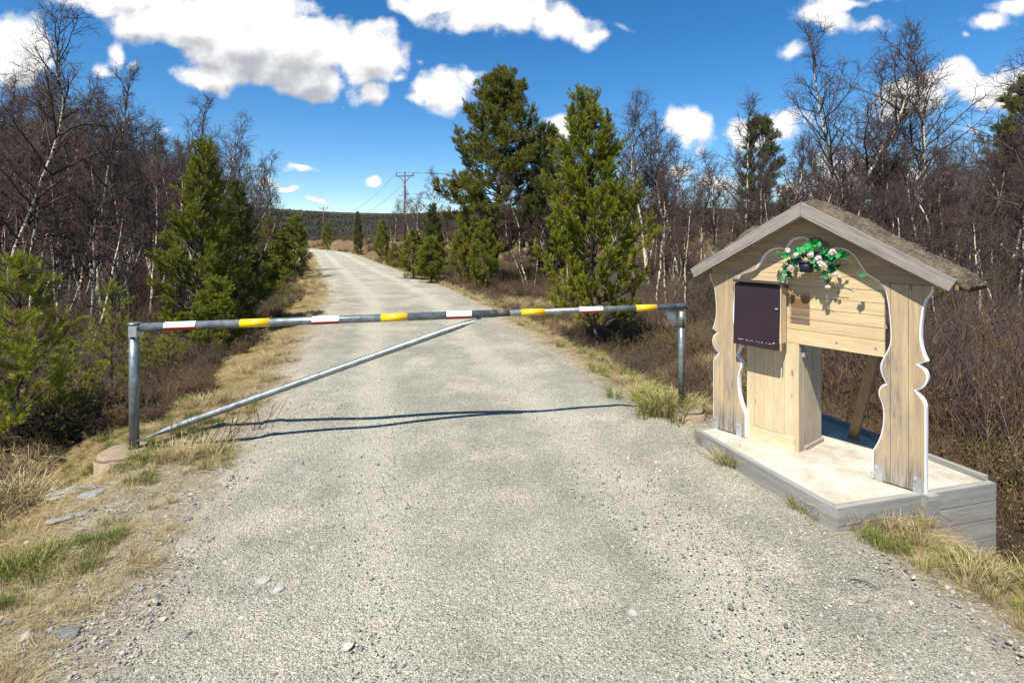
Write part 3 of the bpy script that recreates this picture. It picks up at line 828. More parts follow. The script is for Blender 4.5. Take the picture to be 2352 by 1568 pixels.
# boarded panel behind the arch
bm = bmesh.new(); zs = [.838, .948, 1.035, 1.12, 1.205, 1.29, 1.375, 1.46, 1.545, 1.63, 1.70]
for i in range(len(zs) - 1):
    j = random.uniform(-.0012, .0012)
    x0 = .24; x1 = 1.262 + random.uniform(0, .0)
    if i > 4: x0, x1 = .25, 1.29
    if zs[i] > 1.5: x0, x1 = .4, 1.18
    box(bm, x0, x1, .0465 + j, .068, zs[i] + .0018, zs[i + 1] - .0018)
link('boarded_panel', bm_mesh('boarded_panel', bm, MT['panel_wood'], bevel=.002), kiosk)
for s, z in ((.974, 1.255), (.964, .891), (1.211, .892)):
    bm = bmesh.new(); cyl(bm, (s, .048, z), (s, .0405, z), .0075, .005, 12)
    link('blue_screw_head', bm_mesh('blue_screw_head', bm, MT['bolt_blue']), kiosk)
# rafters at the front and the turf roof
for sd in (-1, 1):
    bm = bmesh.new(); Lx = .925 if sd < 0 else .893
    drop = .1; y0, y1 = -.115, -.085
    a = math.atan(SL_); ex = .035
    q = [(APX, APZ), (APX + sd * Lx, APZ - SL_ * Lx), (APX + sd * (Lx - ex), APZ - SL_ * (Lx - ex) - drop + .012), (APX, APZ - drop)]
    Vf = [bm.verts.new((x, y0, z)) for x, z in q]; Vb = [bm.verts.new((x, y1, z)) for x, z in q]
    bm.faces.new(Vf); bm.faces.new(Vb[::-1])
    for i in range(4): bm.faces.new((Vf[i], Vf[(i + 1) % 4], Vb[(i + 1) % 4], Vb[i]))
    ang = math.atan2(-SL_ * sd, 1) if sd > 0 else math.atan2(SL_, 1)
    c = Vector((APX, 0, APZ))
    bmesh.ops.rotate(bm, cent=c, matrix=Matrix.Rotation(ang, 3, 'Y'), verts=bm.verts)   # lay the grain along local x
    me = bm_mesh('rake_board', bm, MT['rake_wood'], bevel=.002)
    me.transform(Matrix.Translation(-c))
    o = link('rake_board', me, kiosk); o.location = c; o.rotation_euler = (0, -ang, 0)
bm = bmesh.new()                       # roof deck, its underside dark wood
for sd in (-1, 1):
    Lx = .90
    q = [(APX, APZ - .03), (APX + sd * Lx, APZ - .03 - SL_ * Lx), (APX + sd * Lx, APZ - .062 - SL_ * Lx), (APX, APZ - .062)]
    Vf = [bm.verts.new((x, -.0845, z)) for x, z in q]; Vb = [bm.verts.new((x, .33, z)) for x, z in q]
    bm.faces.new(Vf); bm.faces.new(Vb[::-1])
    for i in (0, 1, 2): bm.faces.new((Vf[i], Vf[(i + 1) % 4], Vb[(i + 1) % 4], Vb[i]))
roof = link('roof', bm_mesh('roof', bm, MT['brown_wood']), kiosk)
# turf: lumpy slab over the deck
g = np.random.default_rng(5)
nxs, nys = 90, 26
S = np.linspace(APX - .955, APX + .945, nxs); W = np.linspace(-.083, .35, nys)
SS, WW = np.meshgrid(S, W)
lum = (.05 * vnoise(SS, WW, .16, 1) + .04 * vnoise(SS, WW, .055, 2) + .03 * vnoise(SS, WW, .4, 3) + .02 * vnoise(SS, WW, .025, 0))
edgef = sst(0, .06, WW + .083) * 1.0
thick = .028 + (.034 + lum) * edgef
thick = np.maximum(thick, .012)
ends = sst(0, .05, np.minimum(SS - S[0], S[-1] - SS)) * sst(0, .05, W[-1] - WW)
top = APZ - .032 - SL_ * np.sqrt((SS - APX) ** 2 + .0009) + .017 + thick * (.25 + .75 * ends) - .01
bot = APZ - .029 - SL_ * np.abs(SS - APX) - .012 * (np.abs(SS - APX) > .9)
V = np.concatenate([np.stack([SS, WW, top], -1).reshape(-1, 3), np.stack([SS, WW, np.minimum(bot, top - .008)], -1).reshape(-1, 3)])
ii = np.arange(nxs * nys).reshape(nys, nxs); q1 = np.stack([ii[:-1, :-1], ii[:-1, 1:], ii[1:, 1:], ii[1:, :-1]], -1).reshape(-1, 4)
n0 = nxs * nys; per = np.concatenate([ii[0, :], ii[1:, -1], ii[-1, -2::-1], ii[-2:0:-1, 0]]); p2 = np.roll(per, -1)
side = np.stack([per, per + n0, p2 + n0, p2], 1)
turf = link('turf', np_mesh('turf', V, [q1, q1[:, ::-1] + n0, side], [MT['turf']], None, True), roof)
A = Acc()                              # dry tufts and moss on the turf
m = 2600; i0 = g.integers(0, nxs * nys, m); base = np.stack([SS.ravel()[i0], WW.ravel()[i0], top.ravel()[i0] - .004], 1) + g.normal(0, .01, (m, 3)) * np.array([1, .5, 0])
base[:, 1] = np.clip(base[:, 1], -.075, .345)
d = g.normal(0, 1, (m, 3)); d[:, 2] = np.abs(d[:, 2]) * .5 + .1; d /= np.linalg.norm(d, axis=1)[:, None]
s_ = np.cross(d, g.normal(0, 1, (m, 3))); s_ /= np.linalg.norm(s_, axis=1)[:, None]
l = g.uniform(.01, .03, m)[:, None]
A.tris(np.stack([base - s_ * .0016, base + s_ * .0016, base + d * l], 1))
tg = link('dry_grass', A.mesh('dry_grass', MT['straw']), roof)
# back brace
bm = bmesh.new(); bar(bm, (.815, .75, -.03), (1.235, .10, 1.05), .065, .045, (0, 1, 0))
link('brace', bm_mesh('brace', bm, MT['brown_wood'], bevel=.003), kiosk)
# steel feet on the posts
for s in (.029, .244, 1.243, 1.459):
    bm = bmesh.new(); box(bm, s - .024, s + .024, -.005, -.001, -.03 if False else -.012, .105); cyl(bm, (s - .012, -.001, .088), (s - .012, -.013, .088), .009, .009, 6)
    link('steel_foot', bm_mesh('steel_foot', bm, MT['zinc'], bevel=.0008), kiosk)
# black notice cabinet on the left post
bm = bmesh.new()
for q in ((.268, .284, -.092, -.002, .845, 1.30), (.612, .628, -.092, -.002, .845, 1.30), (.2845, .6115, -.092, -.002, .845, .861), (.2845, .6115, -.014, -.003, .8615, 1.30)):
    box(bm, *q)
cab = tag(link('cabinet', bm_mesh('cabinet', bm, MT['plinth_wood'], bevel=.001), kiosk), 'black fronted notice cabinet')
bm = bmesh.new()
z0, z1 = .793, 1.286
v = [bm.verts.new(p) for p in ((.256, -.112, z0), (.619, -.112, z0 - .002), (.631, -.107, z1), (.266, -.107, z1), (.256, -.098, z0), (.619, -.098, z0 - .002), (.631, -.0935, z1), (.266, -.0935, z1))]
for f in ((0, 1, 2, 3), (7, 6, 5, 4), (0, 4, 5, 1), (1, 5, 6, 2), (2, 6, 7, 3), (3, 7, 4, 0)): bm.faces.new([v[i] for i in f])
door = link('cabinet_door', bm_mesh('cabinet_door', bm, MT['black_board'], bevel=.001), cab)
bm = bmesh.new(); box(bm, .6335, .6385, -.109, -.0945, z0, z1 + .005)
link('edge_strip', bm_mesh('edge_strip', bm, MT['plinth_wood']), cab)
bm = bmesh.new(); cyl(bm, (.612, -.108, 1.112), (.612, -.122, 1.112), .007, .009, 10); box(bm, .600, .614, -.1245, -.119, 1.108, 1.117)
link('latch', bm_mesh('latch', bm, MT['zinc']), cab)
bm = bmesh.new()
for x, y in ((640, 1068), (652, 1072), (675, 1082), (688, 1082), (712, 1080), (772, 1094), (784, 1098), (820, 1110), (860, 1110), (937, 1122), (972, 1137), (1020, 1138), (1088, 1150), (1134, 1162), (1146, 1164), (1185, 1162), (1198, 1154), (1210, 1149)):
    s = .256 + (x - 550) / 715 * .363; z = .794 + (1140 + (x - 548) * .1756 - y) / 965 * .49
    w = random.uniform(.003, .0055); h = random.uniform(.0009, .0016)
    M = Matrix.Translation((s, -.1125, z)) @ Matrix.Rotation(R(-8 if x < 1150 else 30), 4, 'Y')
    box(bm, -w, w, -.0006, .0004, -h, h, M=M)
link('worn_lettering', bm_mesh('worn_lettering', bm, MT['white_paint']), cab)
bm = bmesh.new()                       # lid, falling to the back
v = [bm.verts.new(p) for p in ((.262, -.132, 1.305), (.646, -.132, 1.303), (.646, -.001, 1.265), (.262, -.001, 1.265), (.262, -.132, 1.325), (.646, -.132, 1.323), (.646, -.001, 1.285), (.262, -.001, 1.285))]
for f in ((3, 2, 1, 0), (4, 5, 6, 7), (0, 1, 5, 4), (1, 2, 6, 5), (2, 3, 7, 6), (3, 0, 4, 7)): bm.faces.new([v[i] for i in f])
link('cabinet_lid', bm_mesh('cabinet_lid', bm, MT['lid_felt'], bevel=.002), cab)
# boarded locker under the panel
bm = bmesh.new(); xs = [.285, .352, .43, .505, .592, .70]
for i in range(5):
    j = random.uniform(-.0015, .0015)
    box(bm, xs[i] + .0008, xs[i + 1] - .0008, .047 + j, .066, .108 if i < 4 else .0, .8365)
lk = link('locker', bm_mesh('locker', bm, MT['box_wood'], bevel=.0015), kiosk)
bm = bmesh.new(); ys = [.0665, .125, .205, .285, .365, .445]
for i in range(5):
    j = random.uniform(-.0015, .0015)
    box(bm, .68, .699 + j, ys[i] + .0008, ys[i + 1] - .0008, .0, .8365 if i == 0 else .90)
for i in range(5): box(bm, .285, .304, ys[i] + .0008, ys[i + 1] - .0008, .0, .8365)
box(bm, .304, .68, .427, .4445, 0, .9)
link('locker_side', bm_mesh('locker_side', bm, MT['box_side_wood'], bevel=.0015), lk)
bm = bmesh.new(); box(bm, .289, .6745, .034, .0465, -.001, .056); box(bm, .289, .6745, .035, .0465, .0572, .105); 
link('plinth', bm_mesh('plinth', bm, MT['plinth_wood'], bevel=.0015), lk)
bm = bmesh.new(); box(bm, .7005, .716, .13, .45, -.001, .03)
link('plinth', bm_mesh('plinth', bm, MT['box_side_wood'], bevel=.0015), lk)
bm = bmesh.new(); box(bm, .7005, .7035, .07, .12, .79, .815)
link('hasp', bm_mesh('hasp', bm, MT['zinc']), lk)
bm = bmesh.new(); box(bm, .7005, .7035, .155, .19, .79, .815)
link('hinge_plate', bm_mesh('hinge_plate', bm, MT['zinc']), lk)
# padlock hanging from the hasp: its own thing
pl = tag(empty('padlock', kloc(), KR), 'silver padlock hanging on the locker side under the boarded panel', 'padlock')
bm = bmesh.new(); box(bm, .704, .724, .092, .135, .735, .772)
link('body', bm_mesh('body', bm, MT['zinc'], bevel=.004), pl)
bm = bmesh.new(); P = [(.714, .099, .772), (.714, .099, .795), (.714, .104, .807), (.714, .1135, .811), (.714, .123, .807), (.714, .128, .795), (.714, .128, .772)]
for i in range(6): cyl(bm, P[i], P[i + 1], .0038, n=8)
link('shackle', bm_mesh('shackle', bm, MT['zinc']), pl)

# hanging flower pot
fp = tag(empty('hanging_flower_pot', kloc(), KR), 'dark blue hanging pot of artificial pink geraniums under the kiosk arch', 'flower pot')
PX, PY = .805, -.072
bm = bmesh.new(); cyl(bm, (PX, PY, 1.402), (PX, PY, 1.476), .043, .051, 28); cyl(bm, (PX, PY, 1.468), (PX, PY, 1.488), .0545, .055, 28)
link('pot', bm_mesh('pot', bm, MT['pot']), fp)
def kpt(cx, cy, w):                    # points measured on the front elevation, pushed out by w
    px = 1757 + .1084 * cx; py = 529 + .1084 * cy
    u_ = np.array([.601, -.799]); wv = np.array([.799, .601]); A0 = np.array([1.752, 4.524])
    r = np.array([(px - 1176) / 1190, 1.0]); t = (w + A0 @ wv) / (r @ wv); p = r * t - A0
    return np.array([p @ u_, w, CAMH - (py - 548) / 1190 * t - .15])
def leafmesh(L, seed):
    g = np.random.default_rng(seed); V = []; T = []
    for (c, sz) in L:
        n = unit(np.array([g.normal(0, .45), -1, g.normal(.35, .45)])); a = unit(np.cross(n, g.normal(0, 1, 3))); b = np.cross(n, a)
        k = len(V); V.append(c + n * -.006); m = 20
        for i in range(m):
            th = 2 * math.pi * i / m
            r = sz * (1 + .13 * math.cos(5 * th) + .05 * math.cos(10 * th)) * (.28 if i == 0 else 1)
            V.append(c + (a * math.cos(th) + b * math.sin(th)) * r + n * (.16 * sz * math.cos(5 * th)))
        for i in range(m): T.append((k, k + 1 + i, k + 1 + (i + 1) % m))
    return np.array(V), np.array(T)
g = np.random.default_rng(21)
LB = [(1050, 250, .022), (1110, 300, .024), (900, 330, .022), (960, 400, .026), (740, 400, .018), (420, 520, .022), (1120, 800, .024), (1330, 710, .02), (1400, 560, .02), (840, 390, .02), (1260, 910, .024), (1310, 480, .02), (1540, 540, .018), (600, 640, .02), (720, 440, .02), (1080, 690, .018)]
LD = [(280, 470, .018), (640, 400, .02), (530, 500, .022), (600, 560, .024), (520, 690, .024), (640, 700, .026), (700, 610, .024), (420, 760, .022), (430, 870, .022), (520, 930, .026), (330, 1030, .022), (1250, 430, .03), (1230, 540, .028), (1060, 600, .026), (1020, 640, .024), (1330, 600, .026), (1420, 640, .026), (1580, 470, .024), (1690, 530, .028), (1420, 800, .028), (1540, 740, .02), (1320, 1030, .026), (1280, 980, .02), (1080, 500, .026), (880, 520, .02), (960, 560, .02), (800, 540, .022), (2060, 950, .02), (1380, 860, .02), (460, 1010, .018), (700, 520, .022), (1170, 640, .024), (1300, 650, .022)]
for nm, L, mt in (('bright_leaves', LB, 'plastic_leaf'), ('dark_leaves', LD, 'plastic_leaf_dark')):
    V, T = leafmesh([(kpt(x, y, -.05 - g.uniform(0, .075)), r) for x, y, r in [(x, y, r * 1.15) for x, y, r in L]], len(nm))
    link(nm, np_mesh(nm, V, [T], [MT[mt]]), fp)
for (x, y, r) in ((490, 435, .026), (660, 530, .024), (545, 790, .025), (970, 520, .026), (1440, 470, .028), (1130, 600, .026), (1160, 690, .022), (1220, 745, .028), (1500, 930, .018), (1585, 985, .014), (1330, 1200, .02)):
    r *= .86
    c = kpt(x, y, -.115 if x < 1500 and y < 900 else -.075); V = []; T = []
    for k in range(46):
        n = unit(g.normal(0, 1, 3) + np.array([0, -.6, 0])); p = c + n * r * g.uniform(.45, 1.0); a = unit(np.cross(n, g.normal(0, 1, 3))); b = np.cross(n, a); s = r * .36; i0 = len(V)
        V += [p - n * s * .3, p + a * s + n * s * .2, p + (a + b) * s * .75 + n * s * .1, p + b * s + n * s * .25, p + (b - a) * s * .75, p - a * s + n * s * .2, p - (a + b) * s * .75, p - b * s + n * s * .15]
        T += [(i0, i0 + 1 + q, i0 + 1 + (q + 1) % 7) for q in range(7)]
    link('blossom', np_mesh('blossom', np.array(V), [np.array(T)], [MT['petal']]), fp)
A = Acc()
for path in (((860, 560), (700, 470), (480, 480), (250, 470)), ((850, 560), (600, 700), (430, 900), (340, 1060)), ((880, 560), (1200, 640), (1450, 760), (1600, 880), (1790, 960)), ((900, 560), (1400, 560), (1700, 600), (1870, 740), (1880, 860)), ((900, 570), (1250, 860), (1390, 1080), (1440, 1190), (1465, 1300)), ((870, 540), (950, 420), (1080, 300)), ((880, 560), (960, 480)), ((870, 560), (760, 430))):
    A.tube(dense([kpt(x, y, -.075 - .02 * math.sin(i)) for i, (x, y) in enumerate(path)], 4), .0022, 4, False)
link('stems', A.mesh('stems', MT['stem']), fp)
bm = bmesh.new()
for sx in (-1, 1): bar(bm, (PX + sx * .052, PY, 1.485), (PX, PY + .02, 1.612), .003, .003)
bar(bm, (PX, PY + .021, 1.611), (PX, .0465, 1.622), .004, .004)
link('hanger', bm_mesh('hanger', bm, MT['pot']), fp)

# ------------------------------------------------------------------ slab with its timber edging
pf = tag(empty('platform', (0, 0, 0)), 'pale concrete platform edged with grey timber that carries the kiosk', 'platform')
cen = PLAT.mean(0)
bm = bmesh.new(); vs = [bm.verts.new((*(cen + (p - cen) * .972), .149)) for p in PLAT]; vb = [bm.verts.new((*(cen + (p - cen) * .972), -.2)) for p in PLAT]
bm.faces.new(vs[::-1]); 
for i in range(5): bm.faces.new((vs[i], vs[(i + 1) % 5], vb[(i + 1) % 5], vb[i]))
link('slab', bm_mesh('slab', bm, MT['concrete']), pf)
def edge_board(a, b, z0, z1, th=.045, over=0.0):
    a = np.array(a); b = np.array(b); d = (b - a); L = np.linalg.norm(d); ang = math.atan2(d[1], d[0])
    bm = bmesh.new(); box(bm, -over, L, 0, th, z0, z1)
    me = bm_mesh('edge_board', bm, MT['grey_wood'], bevel=.004)
    o = link('edge_board', me, pf); o.location = (a[0], a[1], 0); o.rotation_euler = (0, 0, ang); return o
P0, P1, P2, P3, P4 = PLAT
MID = P2 + (P3 - P2) * .535
edge_board(P1, P0, -.05, .151, -.045); edge_board(P2, P1, -.05, .152, -.045)
for k in range(4):
    z1 = .153 - k * .119; edge_board(MID + (P3 - MID) * .05, P3, z1 - .113, z1)
    if k < 2: edge_board(P2, MID - (P3 - MID) * .03, z1 - .113, z1)
edge_board(P3 + np.array([-.012, .046]), P4, .03, .185, .045)
for k in range(3): edge_board(P3 + np.array([-.012, .046]), P4, .028 - .12 * (k + 1), .028 - .12 * k, .045)
edge_board(P4, P0, -.1, .152, .045)
d = (P3 - P2) / np.linalg.norm(P3 - P2); nrm = np.array([d[1], -d[0]])
bm = bmesh.new(); box(bm, -.045, .045, -.052, -.001, -.30, .165)
o = link('edge_post', bm_mesh('edge_post', bm, MT['grey_wood'], bevel=.004), pf); o.location = (MID[0] - nrm[0] * 0, MID[1], 0); o.rotation_euler = (0, 0, math.atan2(d[1], d[0]))

# ------------------------------------------------------------------ the barrier
LX, LY = at(308, 4.40), 4.40; RX, RY = at(1565, 4.93), 4.93
bar_a = Vector((LX + .02, LY, zat(752, LY))); bar_b = Vector((RX + .05, RY + .007, zat(703, RY)))
bdir = (bar_b - bar_a); BL = bdir.length; bdir.normalize()
gate = tag(empty('barrier_gate', (LX, LY, 0)), 'grey steel swing barrier with red white and yellow bands across the gravel road', 'barrier')
def gp(name, bm, m, parent=None, bevel=0.0):
    me = bm_mesh(name, bm, MT[m], bevel=bevel); me.transform(Matrix.Translation((-LX, -LY, 0)))
    return link(name, me, parent or gate)
bm = bmesh.new(); cyl(bm, (LX, LY, -.06), (LX, LY, 1.071), .038, n=12); gp('hinge_post', bm, 'galv')
bm = bmesh.new(); cyl(bm, (LX, LY, 1.072), (LX, LY, 1.087), .047, n=20); hp = gp('post_cap', bm, 'galv')
bm = bmesh.new(); box(bm, LX - .012, LX + .056, LY - .052, LY - .043, .975, 1.065); box(bm, LX + .0425, LX + .056, LY - .0425, LY + .04, .975, 1.065); gp('hinge_plate', bm, 'zinc', bevel=.002)
tj = .628                              # the fat pipe ends here and the thin one runs on
bm = bmesh.new(); cyl(bm, bar_a + bdir * .04, bar_a + bdir * (BL * tj), .0355, n=24); boom = gp('boom', bm, 'galv')
bm = bmesh.new(); cyl(bm, bar_a + bdir * (BL * tj - .05), bar_b, .028, n=24); gp('boom_extension', bm, 'galv', boom)
bm = bmesh.new(); cyl(bm, bar_a + bdir * (BL * tj + .002), bar_a + bdir * (BL * tj + .12), .0295, n=24); gp('joint_sleeve', bm, 'dull_metal', boom)
def boom_t(px):                        # fraction along the boom for a line of sight
    k = (px - 1176) / 1190.; return (k * bar_a.y - bar_a.x) / ((bar_b.x - bar_a.x) - k * (bar_b.y - bar_a.y))
for (p0, p1, kind) in ((380, 452, 0), (553, 621, 1), (718, 780, 0), (876, 936, 1), (1026, 1083, 0), (1197, 1251, 1), (1330, 1383, 0), (1460, 1507, 1)):
    t0, t1 = boom_t(p0), boom_t(p1); r = (.0355 if t1 < tj else .028) + .0014
    a = bar_a + bdir * (BL * t0); b = bar_a + bdir * (BL * t1)
    if kind: bm = bmesh.new(); cyl(bm, a, b, r, n=28, cap=True); gp('yellow_band', bm, 'yellow_tape', boom)
    else:
        s = bdir.cross(Vector((0, 0, 1))).normalized(); tt = s.cross(bdir)
        for nm, a0, a1, m_ in (('white_band', -10, 200, 'white_tape'), ('red_band', 200, 350, 'red_tape')):
            bm = bmesh.new(); n = 18; rows = []
            for pnt in (a, b):
                rows.append([bm.verts.new(pnt + (s * math.cos(R(a0 + (a1 - a0) * i / n)) + tt * math.sin(R(a0 + (a1 - a0) * i / n))) * r) for i in range(n + 1)])
            for i in range(n): bm.faces.new((rows[0][i], rows[0][i + 1], rows[1][i + 1], rows[1][i])).smooth = True
            gp(nm, bm, m_, boom)
jp = bar_a + bdir * (BL * boom_t(1105)); jp = jp - Vector((0, 0, .036)); foot = Vector((LX + .04, LY - .005, .095))
bd = (jp - foot); bl = bd.length; bd.normalize()
bm = bmesh.new(); n = 24; prev = None      # pipe pressed flat at both ends
s = bd.cross(Vector((0, 0, 1))).normalized(); tt = s.cross(bd).normalized()
for (q, rs, rt) in ((0, .04, .006), (.10, .040, .009), (.26, .031, .028), (.4, .03, .03), (bl - .3, .03, .03), (bl - .18, .032, .027), (bl - .05, .042, .008), (bl, .042, .006)):
    ring = [bm.verts.new(foot + bd * q + s * rs * math.cos(2 * math.pi * i / n) + tt * rt * math.sin(2 * math.pi * i / n)) for i in range(n)]
    if prev:
        for i in range(n): bm.faces.new((prev[i], prev[(i + 1) % n], ring[(i + 1) % n], ring[i])).smooth = True
    else: bm.faces.new(ring[::-1])
    prev = ring
bm.faces.new(prev); gp('brace', bm, 'galv')
# gusset under the far end of the boom
e0 = bar_a + bdir * (BL * boom_t(1529)); e1 = bar_a + bdir * (BL * boom_t(1553))
bm = bmesh.new(); pts = [e0 - Vector((0, 0, .029)), e1 - Vector((0, 0, .029)), e1 - Vector((0, 0, .15)), e1 - Vector((.03, 0, .19)), e0 - Vector((-.015, 0, .11))]
F_ = [bm.verts.new(p + Vector((0, -.004, 0))) for p in pts]; B_ = [bm.verts.new(p + Vector((0, .004, 0))) for p in pts]
bm.faces.new(F_); bm.faces.new(B_[::-1])
for i in range(5): bm.faces.new((F_[i], F_[(i + 1) % 5], B_[(i + 1) % 5], B_[i]))
gp('gusset', bm, 'galv', boom)
lp = tag(empty('latch_post', (RX, RY, .215)), 'grey steel catch post at the right end of the barrier beside the kiosk', 'post')
bm = bmesh.new(); cyl(bm, (0, 0, 0), (0, 0, .896), .0285, n=24); link('post_tube', bm_mesh('post_tube', bm, MT['galv']), lp)
bm = bmesh.new(); cyl(bm, (0, 0, 0.004), (0, 0, .03), .05, .03, n=20); link('base_collar', bm_mesh('base_collar', bm, MT['zinc']), lp)
bm = bmesh.new(); cyl(bm, (0, 0, .74), (0, 0, .897), .0305, n=24); link('sleeve', bm_mesh('sleeve', bm, MT['galv']), lp)
for nm, x, y, z0, z1, r, lab in (('concrete_footing', LX - .07, LY - .02, -.6, .02, .2, 'round concrete footing half buried under the hinge post on the left'), ('concrete_footing', RX + .05, RY - .02, -.12, .21, .155, 'round concrete footing behind the grass clump under the right catch post')):
    bm = bmesh.new(); cyl(bm, (0, 0, z0), (0, 0, z1 - .03), r * 1.04, r, n=36); cyl(bm, (0, 0, z1 - .03), (0, 0, z1), r, r * .86, n=36)
    me = bm_mesh(nm, bm, MT['footing'])
    for v in me.vertices: v.co += Vector((mnoise.noise(v.co * 9), mnoise.noise(v.co * 9 + Vector((5, 5, 5))), mnoise.noise(v.co * 9 + Vector((9, 1, 2))) * .7)) * .016
    o = link(nm, me); o.location = (x, y, 0); tag(o, lab, 'footing', 'barrier footings')

# ------------------------------------------------------------------ power line
def pole(x, y, ztop, span, lab, brace=True, w=.105):
    z0 = tz(x, y) - .4; H_ = ztop - z0
    o = tag(empty('utility_pole', (x, y, z0)), lab, 'utility pole', 'poles of the power line')
    bm = bmesh.new(); cyl(bm, (0, 0, 0), (0, 0, H_), w, w * .72, 12); link('pole', bm_mesh('pole', bm, MT['pole_wood']), o)
    bm = bmesh.new(); bar(bm, (-span / 2, 0, H_ - .28), (span / 2, 0, H_ - .22), .08, .10)
    if brace:
        bar(bm, (-span * .3, -.08, H_ - .3), (0, -.08, H_ - 1.0), .05, .06); bar(bm, (span * .3, -.08, H_ - .3), (0, -.08, H_ - 1.0), .05, .06)
    link('cross_arm', bm_mesh('cross_arm', bm, MT['pole_wood']), o)
    for sx in (-.46, 0, .46):
        bm = bmesh.new(); cyl(bm, (sx * span, 0, H_ - .16 + (.16 if sx == 0 else 0)), (sx * span, 0, H_ + .1 + (.16 if sx == 0 else 0)), .05, .03, 8)
        link('insulator', bm_mesh('insulator', bm, MT['dull_metal']), o)
    return [Vector((x + sx * span, y, ztop + .1)) for sx in (-.46, .46)]
w1 = pole(at(930, 54), 54, zat(399, 54), 1.9, 'near reddish wooden utility pole with a braced cross arm above the birches')
w2 = pole(at(743, 108), 108, zat(476, 108), 1.9, 'far thin utility pole standing in front of the distant hill', False)
w3 = [Vector((66 + s, 58, zat(300, 58) + .1)) for s in (-.9, .9)]
for i, (A_, B_, sag, lab) in enumerate(((w1[0], w2[0], 2.9, 'slack left wire between the two utility poles'), (w1[1], w2[1], 3.3, 'lower slack right wire between the two utility poles'), (w1[0], w3[0], 1.6, 'upper wire running right from the near utility pole behind the trees'), (w1[1], w3[1], 2.3, 'lower wire running right from the near utility pole behind the trees'))):
    P = []
    for t in np.linspace(0, 1, 40):
        p = A_.lerp(B_, t); p.z -= sag * 4 * t * (1 - t); P.append(p)
    a = Acc(); a.tube(np.array(P), .017, 4, False)
    tag(link('power_line', a.mesh('power_line', MT['wire'])), lab, 'wire', 'wires of the power line')

# ------------------------------------------------------------------ trees
BIRCH = [birch(11, 7.5, 1, .38, .36, 30), birch(12, 7.0, 2, .36, .38, 32, .11), birch(13, 6.2, 1, .32, .42, 26, .08), birch(14, 7.8, 1, .32, .40, 30, .07, (0, 0), .8),
         birch(15, 5.2, 2, .36, .34, 26, .12), birch(16, 8.0, 1, .38, .34, 28, .17, (-.14, 0), .45), birch(17, 6.0, 3, .32, .36, 28, .10), birch(18, 4.2, 1, .30, .34, 22, .09)]
BH = [7.5, 7.0, 6.2, 7.8, 5.2, 8.0, 6.0, 4.2]
def plant(name, pair, x, y, s, rz, label, cat, group, z=None, parts=('trunk', 'crown'), sxy=1.0, sink=0.0):
    z = tz(x, y) if z is None else z
    r = empty(name, (x, y, z - sink), rz); r.scale = (s * sxy, s * sxy, s)
    for nm, m_ in zip(parts, pair): link(nm, m_, r)
    return tag(r, label, cat, group)
def tree_at(name, lib, H, k, px, Y, toppy, rz, label, cat, group, sxy=1.0):
    x = at(px, Y); z = tz(x, Y); s = (zat(toppy, Y) - z) / H[k]
    return plant(name, lib[k], x, Y, s, rz, label, cat, group, z, sxy=sxy)
GL = 'bare birches left of the road'; GR = 'bare birches right of the road'
for (px, Y, tp, k, rz, lab) in (
    (-8, 10.5, 15, 5, .3, 'tall open crowned birch with crooked limbs at the top left corner of the picture'),
    (75, 14.0, 165, 0, 1.0, 'bare birch just right of the crooked corner birch'),
    (150, 15.5, 158, 1, 2.2, 'forked bare birch with a rounded top in the left wood'),
    (222, 16.5, 150, 3, .4, 'tallest slim birch in the middle of the left wood'),
    (285, 17.5, 200, 0, 3.0, 'bare birch on the right shoulder of the tall left clump'),
    (118, 11.5, 330, 6, 1.4, 'low multi stemmed white birch in front of the left wood'),
    (40, 17, 235, 2, 4.4, 'narrow birch behind the crooked corner birch'),
    (335, 19, 285, 2, 5.0, 'thin birch left of the sunlit roadside pine'),
    (425, 22, 216, 3, .9, 'round topped birch rising behind the left roadside pine'),
    (512, 24, 250, 0, 1.8, 'broad birch right of the round topped birch behind the roadside pine'),
    (556, 27, 345, 6, 2.6, 'outermost right birch of the left wood, over the road bend'),
    (375, 21, 310, 4, .2, 'forked birch between the thin birch and the round topped birch')):
    tree_at('birch_tree', BIRCH, BH, k, px, Y, tp, rz, lab, 'birch', GL)
